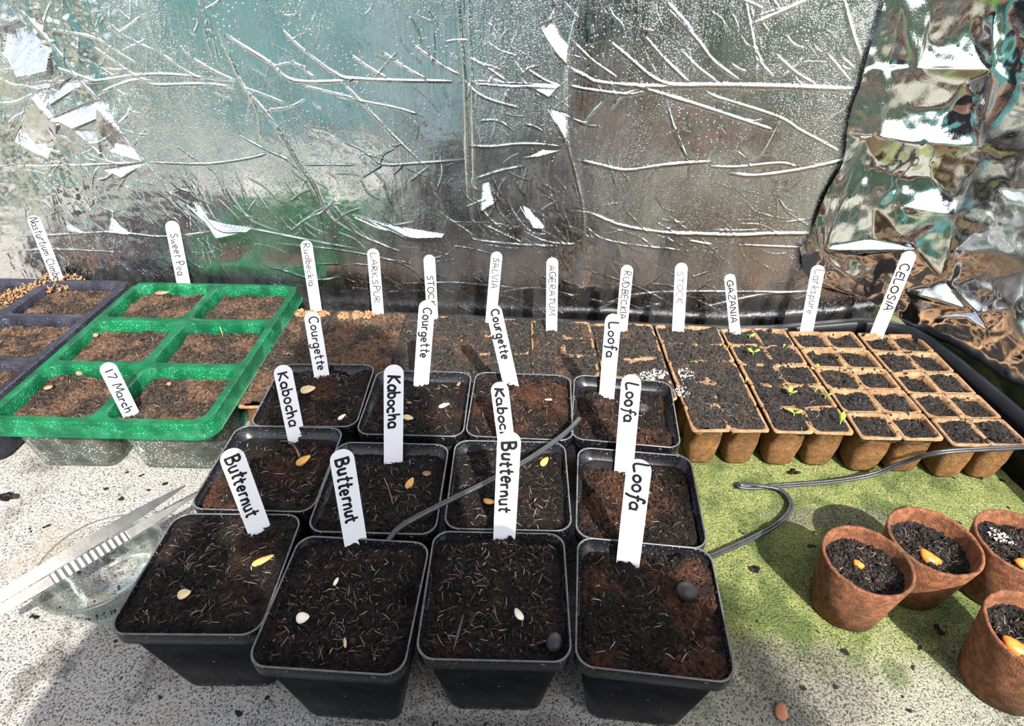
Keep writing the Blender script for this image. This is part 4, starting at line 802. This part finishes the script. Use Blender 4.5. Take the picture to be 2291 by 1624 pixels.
# ------------------------------------------------------------------ seedlings
def leaf(L, w, bend):
    v = []; f = []; n = 7
    for i in range(n):
        s = i/(n-1); x = L*s; hw = w*math.sin(math.pi*min(1, s*.86+.10))**.8*(.35+.65*min(1, s*2.2)); z_ = bend*math.sin(s*math.pi*.7)
        v += [(x, -hw, z_+.0003), (x, 0, z_), (x, hw, z_+.0003)]
    for i in range(n-1): f += [(i*3, i*3+3, i*3+4, i*3+1), (i*3+1, i*3+4, i*3+5, i*3+2)]
    return v, f
SD = [(1676, 758, .9, 2, 'at the back under the GAZANIA label'), (1627, 782, .45, 1, 'yellowing, left of the pair with wide leaves'), (1683, 795, 1.15, 2, 'with two wide leaves, just below the GAZANIA label'), (1752, 778, .5, 1, 'yellowing, behind the tan rib'), (1820, 832, 1.15, 2, 'with two arched leaves beside the long tan divider'), (1668, 854, .5, 1, 'yellow, beside the crusted edge of its strip'), (1766, 886, 1.0, 3, 'with ragged leaves in the middle of the strip'), (1822, 878, .6, 2, 'tiny, between the ragged one and the divider'), (1844, 892, 1.0, 2, 'ragged, close against the long tan divider'), (1774, 932, 1.15, 2, 'upright, in the front left cell'), (1878, 950, 1.3, 1, 'with one broad upright leaf, nearest the front corner')]
for i, (px, py, sc, nl, lab) in enumerate(SD):
    B = on_strip(px, py); rg = random.Random(i*5+2); yel = 'yellow' in lab
    root = tag(empty('seedling', B, rg.uniform(-.5, .5)), ('small green seedling ' if not yel else 'tiny seedling ')+lab, 'seedling', 'seedlings in the peat strip')
    hs = .004*sc; v, f = tube([(0, 0, -.002), (.0004, 0, hs*.5), (0, 0, hs)], .0005, 6); mesh('stem', v, f, M['stem_pale'], root)
    for j in range(nl):
        v, f = leaf(.0068*sc, .0022*sc, .0010); o = mesh('leaf', v, f, M['leaf_yellow' if yel else 'leaf_green'], root)
        md = o.modifiers.new('thick', 'SOLIDIFY'); md.thickness = .0003
        o.location = (0, 0, hs-.0003); o.rotation_euler = (rg.uniform(-.3, .3), -rg.uniform(.25, .7) if nl > 1 else -1.0, (j*math.pi*2/max(nl, 1)+rg.uniform(-.3, .3)) if nl > 1 else .6)

# ------------------------------------------------------------------ round peat pots
def peat_pot(cx, cy, rt, rb, hh, lv, idx, lab):
    root = tag(empty('round_peat_pot', (cx, cy, 0)), lab, 'plant pot', 'round red-brown peat pots'); n = 56
    prof = [(rb*.75, 0), (rb, .0015), (rb+(rt-rb)*.5, hh*.5), (rt, hh-.001), (rt-.0004, hh), (rt-.0022, hh), (rt-.0027, hh-.0015), (rb+(rt-rb)*.5-.0027, hh*.5), (rb-.002, .003)]
    rings = []
    for j, (r, z) in enumerate(prof):
        rings.append([((r+.0006*float(gnoise(np.array(math.cos(a_)*2+idx*9), np.array(math.sin(a_)*2+z*60), idx)))*math.cos(a_), (r+.0006*float(gnoise(np.array(math.cos(a_)*2+idx*9), np.array(math.sin(a_)*2+z*60), idx)))*math.sin(a_), z+(.0012*float(gnoise(np.array(math.cos(a_)*4+idx*3), np.array(math.sin(a_)*4), idx+8)) if z > hh*.7 else 0)) for a_ in [2*math.pi*k/n for k in range(n)]])
    v, f = loft(rings, True, True); mesh('cup', v, f, M['peat_red'], root)
    rs = rb+(rt-rb)*lv/hh-.0018
    zf = lambda a_, b_: lv + .0012*fbm(a_*60, b_*60, 2, idx) + .0025*np.clip(np.hypot(a_, b_)/rs-.6, 0, 1)
    soil(root, rs, rs, rs-.0001, zf, 900+idx*11, 'compost_black', (80, 80), 700, 260, amp=.0046, big=1.1)
    return (cx, cy, lv)
PP = [peat_pot(.2620, .2680, .0312, .0245, .056, .043, 1, 'round red-brown peat pot with a mostly buried orange bean, nearest the square pots'), peat_pot(.3215, .2865, .0325, .0245, .056, .040, 2, 'round red-brown peat pot in the middle of the three, with a whole orange bean'), peat_pot(.3880, .2850, .0325, .0245, .056, .043, 3, 'round red-brown peat pot with a white crust on its soil'), peat_pot(.3450, .2100, .0325, .0245, .060, .047, 4, 'round red-brown peat pot standing nearest the camera, in front of the other three')]
def bean(px, py, z, rx, ry, rz, yaw, lab, pitch=.2): 
    B = atz(px, py, z); v, f = ellips(rx, ry, rz, .0); v = [(a_, b_+.9*(a_*a_)/rx*.35, c_) for a_, b_, c_ in v]
    o = mesh('bean', v, f, M['bean_orange']); o.location = B; o.rotation_euler = (.3, pitch, yaw); tag(o, lab, 'bean', 'orange beans in the peat pots')
bean(1920, 1264, .0462, .0042, .0032, .0026, -.6, 'orange bean almost buried in the peat pot nearest the square pots')
bean(2080, 1250, .0432, .0082, .0050, .0034, -.7, 'whole orange bean in the middle peat pot')
bean(2291, 1262, .0470, .0070, .0046, .0034, .1, 'orange bean at the right edge in the peat pot with the white crust')
bean(2276, 1452, .0505, .0092, .0056, .0038, -.5, 'large orange bean in the peat pot nearest the camera')
heap('white_crust', [atz(2230, 1196, .047), atz(2245, 1205, .046)], .0065, .0006, 21, None, 'perlite', 70, .3)
bpy.data.objects[-1] if False else None
_hc = [o for o in COL.objects if o.name.startswith('white_crust') and o.parent is None][0]; _p3 = [o for o in COL.objects if o.get('label', '').startswith('round red-brown peat pot with a white')][0]
_hc.parent = _p3; _hc.matrix_parent_inverse = Matrix.Translation(_p3.location).inverted()

# ------------------------------------------------------------------ cables
def on_ground(px, py, z=.002): return atz(px, py, z)
def flatcable(name, q, r, lab, cat, twin=True):
    P = spline(q, 10); mb = MB()
    if twin:
        T_ = np.gradient(P, axis=0); T_ /= np.linalg.norm(T_, axis=1)[:, None]; S_ = np.cross(T_, (0, 0, 1)); S_ /= np.linalg.norm(S_, axis=1)[:, None]
        for s_ in (-1, 1): v, f = tube(P+S_*r*.85*s_+np.array([0, 0, .25*r*s_]), r, 8); mb.add(v, f)
    else:
        v, f = tube(P, r, 10, .75); mb.add(v, f)
    return tag(mb.build(name, M['cable_black']), lab, cat)
q = [atz(2420, 990, .052), atz(2291, 1000, .054), atz(2190, 1005, .053), atz(2095, 1013, .047), atz(2020, 1035, .026), atz(1950, 1062, .010), atz(1860, 1077, .0045), atz(1760, 1085, .003), atz(1690, 1090, .003), atz(1655, 1088, .003), atz(1660, 1082, .0035), atz(1700, 1086, .0055), atz(1745, 1095, .004), atz(1768, 1120, .003), atz(1765, 1145, .003), atz(1735, 1175, .003), atz(1680, 1205, .003), atz(1620, 1232, .003), atz(1570, 1255, .003)]
flatcable('cable', q, .0013, 'thin black twin cable looping over the moss and up across the peat strips', 'cable')
q = [atz(868, 1210, .088), atz(890, 1183, .0935), atz(930, 1158, .096), atz(1000, 1122, .098), atz(1090, 1078, .099), atz(1170, 1035, .0995), atz(1230, 995, .100), atz(1272, 962, .1005), atz(1297, 936, .1005)]
flatcable('tube', q, .0022, 'thicker black tube with a cut end, lying diagonally across the square pots', 'tube', False)

# ------------------------------------------------------------------ glass bowl and tweezers
bowl = tag(empty('glass_bowl', (-.3025, .2660, 0)), 'small round clear glass bowl under the tweezers', 'bowl'); n = 48
prof = [(.0, 0), (.024, 0), (.026, .0015), (.0330, .016), (.0395, .034), (.0412, .041), (.0428, .0425), (.0430, .0445), (.0418, .0458), (.0400, .0452), (.0386, .041), (.0372, .034), (.0305, .016), (.0235, .0055), (.0, .0045)]
v, f = loft([[(max(r, .0003)*math.cos(2*math.pi*k/n), max(r, .0003)*math.sin(2*math.pi*k/n), z) for k in range(n)] for r, z in prof], True, True); mesh('bowl', v, f, M['bowl_glass'], bowl)
mb = MB(); rg = np.random.default_rng(4)
for i in range(60):
    a_ = rg.uniform(-2.3, -.9) if i < 40 else rg.uniform(0, 6.28); rr = .031+.004*rg.random() if i < 40 else .020*rg.random()
    z_ = .020+(rr-.0325)*2.4+.002*rg.random() if i < 40 else .0062; s_ = .0003+.0006*rg.random()
    mb.add(ICO*s_*(1+rg.uniform(-.3, .3, (len(ICO), 1)))+[rr*math.cos(a_), rr*math.sin(a_), max(z_, .0065)], ICOF)
tag(mb.build('soil_crumbs', M['compost_black'], bowl), kind='stuff')
tw = tag(empty('tweezers', (0, 0, 0)), 'long steel tweezers resting across the glass bowl', 'tweezers')
A1 = np.array(atz(415, 1086, .0525)); A2 = np.array(atz(439, 1106, .0490)); E1 = np.array(atz(-90, 1388, .0520)); E2 = np.array(atz(-90, 1418, .0492))
def blade(E_, A_, ridged, name, bow):
    d = A_-E_; L = np.linalg.norm(d); d /= L; side = np.cross(d, (0, 0, 1)); side /= np.linalg.norm(side); upv = np.cross(side, d)
    wdir = .72*side-.69*upv; wdir /= np.linalg.norm(wdir); nrm = np.cross(d, wdir); nrm /= np.linalg.norm(nrm)
    if nrm[2] < 0: nrm = -nrm
    n_ = 150; v = []; th = .0012
    for i in range(n_):
        s = i/(n_-1); hw = np.interp(s, [0, .1, .45, .75, .92, 1], [.0030, .0038, .0046, .0040, .0020, .0006])*(1 if not ridged else .85)
        rd = .00013*math.sin(s*L/.0042*2*math.pi) if ridged and .34 < s < .66 else 0
        c = E_+d*L*s+nrm*(bow*math.sin(math.pi*s))
        v += [c-wdir*hw+nrm*(th/2+rd), c+wdir*hw+nrm*(th/2+rd), c+wdir*hw-nrm*th/2, c-wdir*hw-nrm*th/2]
    f = [(0, 1, 2, 3), tuple(4*(n_-1)+k for k in (3, 2, 1, 0))]
    for i in range(n_-1):
        for k in range(4): f.append((4*i+k, 4*i+4+k, 4*i+4+(k+1) % 4, 4*i+(k+1) % 4))
    return mesh(name, v, f, M['steel'], tw, False)
blade(E1, A1, False, 'arm', .003)
tag(blade(E2, A2, True, 'arm', -.001), 'arm with ridged finger grip')

# ------------------------------------------------------------------ bits on the bench
def crumbs(name, px, py, r, n_, seed_, lab, mat='compost_dark', flat=.6):
    B = atz(px, py, .0); rng = np.random.default_rng(seed_); mb = MB()
    for i in range(n_):
        a_ = rng.uniform(0, 6.28); q = r*rng.random()**.6; s_ = r*(.25+.35*rng.random())
        mb.add(ICO*(1+rng.uniform(-.3, .3, (len(ICO), 1)))*s_*np.array([1, .8, flat])+[q*math.cos(a_)*1.3, q*math.sin(a_)*.7, s_*flat*.6], ICOF)
    o = mb.build(name, M[mat]); o.location = (B[0], B[1], -.0004); return tag(o, lab, 'soil clump', 'loose soil clumps on the bench')
crumbs('soil_clump', 18, 1112, .0065, 14, 1, 'largest dark soil clump on the pale bench at the left edge')
crumbs('soil_clump', 105, 1178, .0024, 6, 2, 'small dark soil crumb on the pale bench above the glass bowl')
crumbs('soil_clump', 282, 1057, .0020, 5, 3, 'small dark soil crumb on the pale bench in front of the green tray')
crumbs('soil_clump', 75, 1380, .0020, 5, 4, 'small dark soil crumb on the pale bench in front of the glass bowl')
crumbs('soil_clump', 1775, 1055, .0042, 10, 5, 'dark soil clump on the moss in front of the peat strips')
crumbs('soil_clump', 1690, 1275, .0036, 12, 6, 'loose dark soil crumb on the moss between square and round pots', flat=.4)
seed('bark_chip', [*atz(1748, 1592, .001)[:2], .0012], 'reddish brown chip on the bare patch near the camera', 'terracotta', .0060, .0042, .0012, 1.2, 0, 0, .2, 'bark chip', 'bark chips')
B = atz(2090, 738, .056); v, f = loft([[(-.010, 0, 0), (.012, 0, 0), (.004, 0, .012), (-.006, .001, .007)], [(-.010, -.001, 0), (.012, -.001, 0), (.004, -.001, .012), (-.006, 0, .007)]], True, True)  # orange piece added in place of a reflection in the foil
o = mesh('orange_scrap', v, f, M['orange_scrap'], None, False); o.location = (B[0], B[1]+.004, .0535); tag(o, 'scrap of orange card standing on the black lip behind the rightmost peat strip', 'scrap')

# ------------------------------------------------------------------ garden behind the camera, seen only in the foil
g = MB(); g.add([(-12, -12, -.85), (12, -12, -.85), (12, 4, -.85), (-12, 4, -.85)], [(0, 1, 2, 3)]); tag(g.build('ground', M['garden_ground'], None, False), kind='structure')
def box(cx, cy, z0, sx, sy, sz, mat, name, parent=None, r=.01):
    v, f = loft([rrect(sx/2, sy/2, r, z, 2) for z in (z0, z0+sz)], True, True); o = mesh(name, np.array(v)+(cx, cy, 0), f, M[mat], parent, False); return o
sh = tag(empty('garden_shed', (-1.7, -4.2, -.85)), 'teal painted garden shed reflected in the misted foil', 'shed')
box(0, 0, 0, 3.6, 1.4, 1.9, 'teal_paint', 'wall', sh); box(0, 0, 1.9, 3.9, 1.7, .12, 'roof_felt', 'roof', sh); box(.5, .71, .02, .8, .05, 1.75, 'white_paint', 'door', sh)
sh2 = tag(empty('garden_shed', (1.4, -5.2, -.85)), 'smaller teal shed beyond the hedge, reflected in the foil', 'shed'); box(0, 0, 0, 1.3, 1.2, 1.7, 'teal_paint', 'wall', sh2); box(0, 0, 1.7, 1.5, 1.4, .1, 'roof_felt', 'roof', sh2)
nx, ny = 120, 40; U, Vv = np.meshgrid(np.linspace(-6, 6, nx), np.linspace(0, 1, ny))
hz = -.85+1.35*np.sin(Vv*math.pi/2)**.8; hy = -3.9-.5*(1-np.cos(Vv*math.pi*.5))*1.2+.18*fbm(U*2.2, Vv*5, 4, 77)
tag(mesh('hedge', np.stack([U+1.6*0, hy-1.2*(U < .35)*1.5, hz], -1), grid(nx, ny), M['hedge_leaf']), 'clipped grey-green hedge reflected in the foil', 'hedge')
for i, (x_, y_) in enumerate(((-1.15, -1.0), (-.42, -1.0), (.62, -1.0), (1.3, -1.0))): tag(box(x_, y_, -.85, .035, .035, 2.4, 'white_paint', 'trim_%d' % (i+1)), kind='structure')
stg = tag(empty('staging_table', (.6, -1.65, -.85)), 'timber staging table behind the camera, seen blurred in the foil', 'table')
box(0, 0, .28, 2.4, .5, .03, 'timber', 'table_top', stg)
for lx in (-1.15, 1.15):
    for ly in (-.2, .2): box(lx, ly, 0, .05, .05, .28, 'timber', 'leg', stg)
v, f = loft([[(r*math.cos(2*math.pi*k/32), r*math.sin(2*math.pi*k/32), z) for k in range(32)] for r, z in ((.08, 0), (.115, .2), (.13, .2), (.132, .25), (.118, .25), (.10, .05))], True, True)
o = mesh('terracotta_pot', np.array(v)+(.56, -1.55, -.54), f, M['terracotta']); tag(o, 'empty terracotta pot on the staging table, seen blurred in the foil', 'plant pot')
pl = tag(empty('planter_box', (1.16, -1.6, -.54)), 'dark wooden planter box on the staging table, seen blurred in the foil', 'planter'); box(0, 0, 0, .62, .34, .27, 'compost_brown', 'soil_fill', pl)
for sx, sy, dx_, dy_ in ((.66, .02, 0, .18), (.66, .02, 0, -.18), (.02, .34, .32, 0), (.02, .34, -.32, 0)): box(dx_, dy_, 0, sx, sy, .29, 'brick', 'side', pl)
cr = tag(empty('plastic_crate', (.15, -1.6, -.54)), 'green plastic crate on the staging table, seen blurred in the foil', 'crate'); box(0, 0, 0, .4, .3, .02, 'leaf_green', 'base', cr)
for sx, sy, dx_, dy_ in ((.4, .015, 0, .145), (.4, .015, 0, -.145), (.015, .3, .195, 0), (.015, .3, -.195, 0)): box(dx_, dy_, .02, sx, sy, .16, 'leaf_green', 'side', cr)
# the photographer, standing at the bench with a phone held out
def skin(name, pts, edges, mat, parent=None, sub=2):
    m_ = bpy.data.meshes.new(name); m_.from_pydata([p[:3] for p in pts], edges, []); o = link(bpy.data.objects.new(name, m_), parent)
    sk_ = o.modifiers.new('skin', 'SKIN'); sk_.use_smooth_shade = True
    for i, p in enumerate(pts): m_.skin_vertices[0].data[i].radius = (p[3], p[4] if len(p) > 4 else p[3])
    m_.skin_vertices[0].data[0].use_root = True
    s_ = o.modifiers.new('sub', 'SUBSURF'); s_.levels = s_.render_levels = sub; m_.materials.append(M[mat]); return o
pr = tag(empty('person', (.08, -.26, -.85)), 'person in a navy jacket holding up a phone, seen only as a dark reflection', 'person')
def rel(p): return (p[0]-.08, p[1]+.26, p[2]+.85, *p[3:])
PT = [(.09, -.28, .03, .14, .085), (.10, -.275, .20, .15, .08), (.10, -.26, .42, .16, .09), (.08, -.25, .57, .07, .06), (.08, -.225, .64, .048), (.08, -.20, .71, .066, .078), (.08, -.19, .80, .066, .078),
      (-.09, -.25, .545, .055), (-.15, -.21, .30, .042), (-.105, -.06, .375, .026), (.25, -.25, .545, .055), (.28, -.20, .30, .042), (.105, -.06, .375, .026),
      (-.01, -.28, -.04, .085), (-.02, -.27, -.42, .058), (-.02, -.29, -.78, .04), (-.02, -.18, -.82, .03), (.17, -.28, -.04, .085), (.18, -.27, -.42, .058), (.18, -.29, -.78, .04), (.18, -.18, -.82, .03)]
ED = [(0, 1), (1, 2), (2, 3), (3, 4), (4, 5), (5, 6), (2, 7), (7, 8), (8, 9), (2, 10), (10, 11), (11, 12), (0, 13), (13, 14), (14, 15), (15, 16), (0, 17), (17, 18), (18, 19), (19, 20)]
for s_, wi in ((-1, 9), (1, 12)):
    b = len(PT); PT.append((s_*.108, -.038, .395, .022, .012)); ED.append((wi, b))
    for k in range(4):
        z0 = .412-.014*k; PT.append((s_*.102, -.034, z0+.004, .0085)); ED.append((b, len(PT)-1)); PT.append((s_*.090, -.040, z0+.010-.002*k, .0075)); ED.append((len(PT)-2, len(PT)-1))
    PT.append((s_*.099, -.022, .372, .0095)); ED.append((b, len(PT)-1)); PT.append((s_*.088, -.018, .378, .008)); ED.append((len(PT)-2, len(PT)-1))
skin('body', [rel(p) for p in PT], ED, 'skin', pr, 1)
J = [(p[0], p[1], p[2], p[3]+.016, (p[4] if len(p) > 4 else p[3])+.016) for p in PT[:13]]
J[3] = (.08, -.25, .565, .075, .065); J[4:7] = []
skin('jacket', [rel(p) for p in J], [(0, 1), (1, 2), (2, 3), (2, 4), (4, 5), (5, 6), (2, 7), (7, 8), (8, 9)], 'navy_cloth', pr)
T_ = [PT[0]]+[PT[i] for i in (13, 14, 15, 17, 18, 19)]
skin('trousers', [rel((p[0], p[1], p[2]-.02*(i == 0), p[3]+.014, (p[4] if len(p) > 4 else p[3])+.014)) for i, p in enumerate(T_)], [(0, 1), (1, 2), (2, 3), (0, 4), (4, 5), (5, 6)], 'denim', pr)
skin('hair', [rel(p) for p in ((.08, -.235, .70, .070, .05), (.08, -.225, .79, .076, .066), (.08, -.195, .85, .064, .068), (.08, -.145, .855, .05, .03))], [(0, 1), (1, 2), (2, 3)], 'hair_dark', pr)
for s_ in (-1, 1):
    v, f = ellips(.012, .007, .008); o = mesh('eye', np.array(v)+np.array(rel((.08+s_*.03, -.118, .762))[:3]), f, M['white_paint'], pr)
v, f = ellips(.010, .016, .020); mesh('nose', np.array(v)+np.array(rel((.08, -.110, .735))[:3]), f, M['skin'], pr)
v, f = ellips(.022, .006, .005); mesh('mouth', np.array(v)+np.array(rel((.08, -.122, .700))[:3]), f, M['terracotta'], pr)
ph = tag(empty('phone'), 'black phone held by the person, not in view', 'phone')
v, f = loft([rrect(.078, .037, .008, z, 4) for z in (-.004, .004)], True, True); o = mesh('phone_body', v, f, M['phone_black'], ph)
ph.matrix_world = Matrix([[RIGHT[0], UP[0], -FWD[0], -.022*FWD[0]], [RIGHT[1], UP[1], -FWD[1], -.022*FWD[1]], [RIGHT[2], UP[2], -FWD[2], CAMH-.022*FWD[2]-.004], [0, 0, 0, 1]])
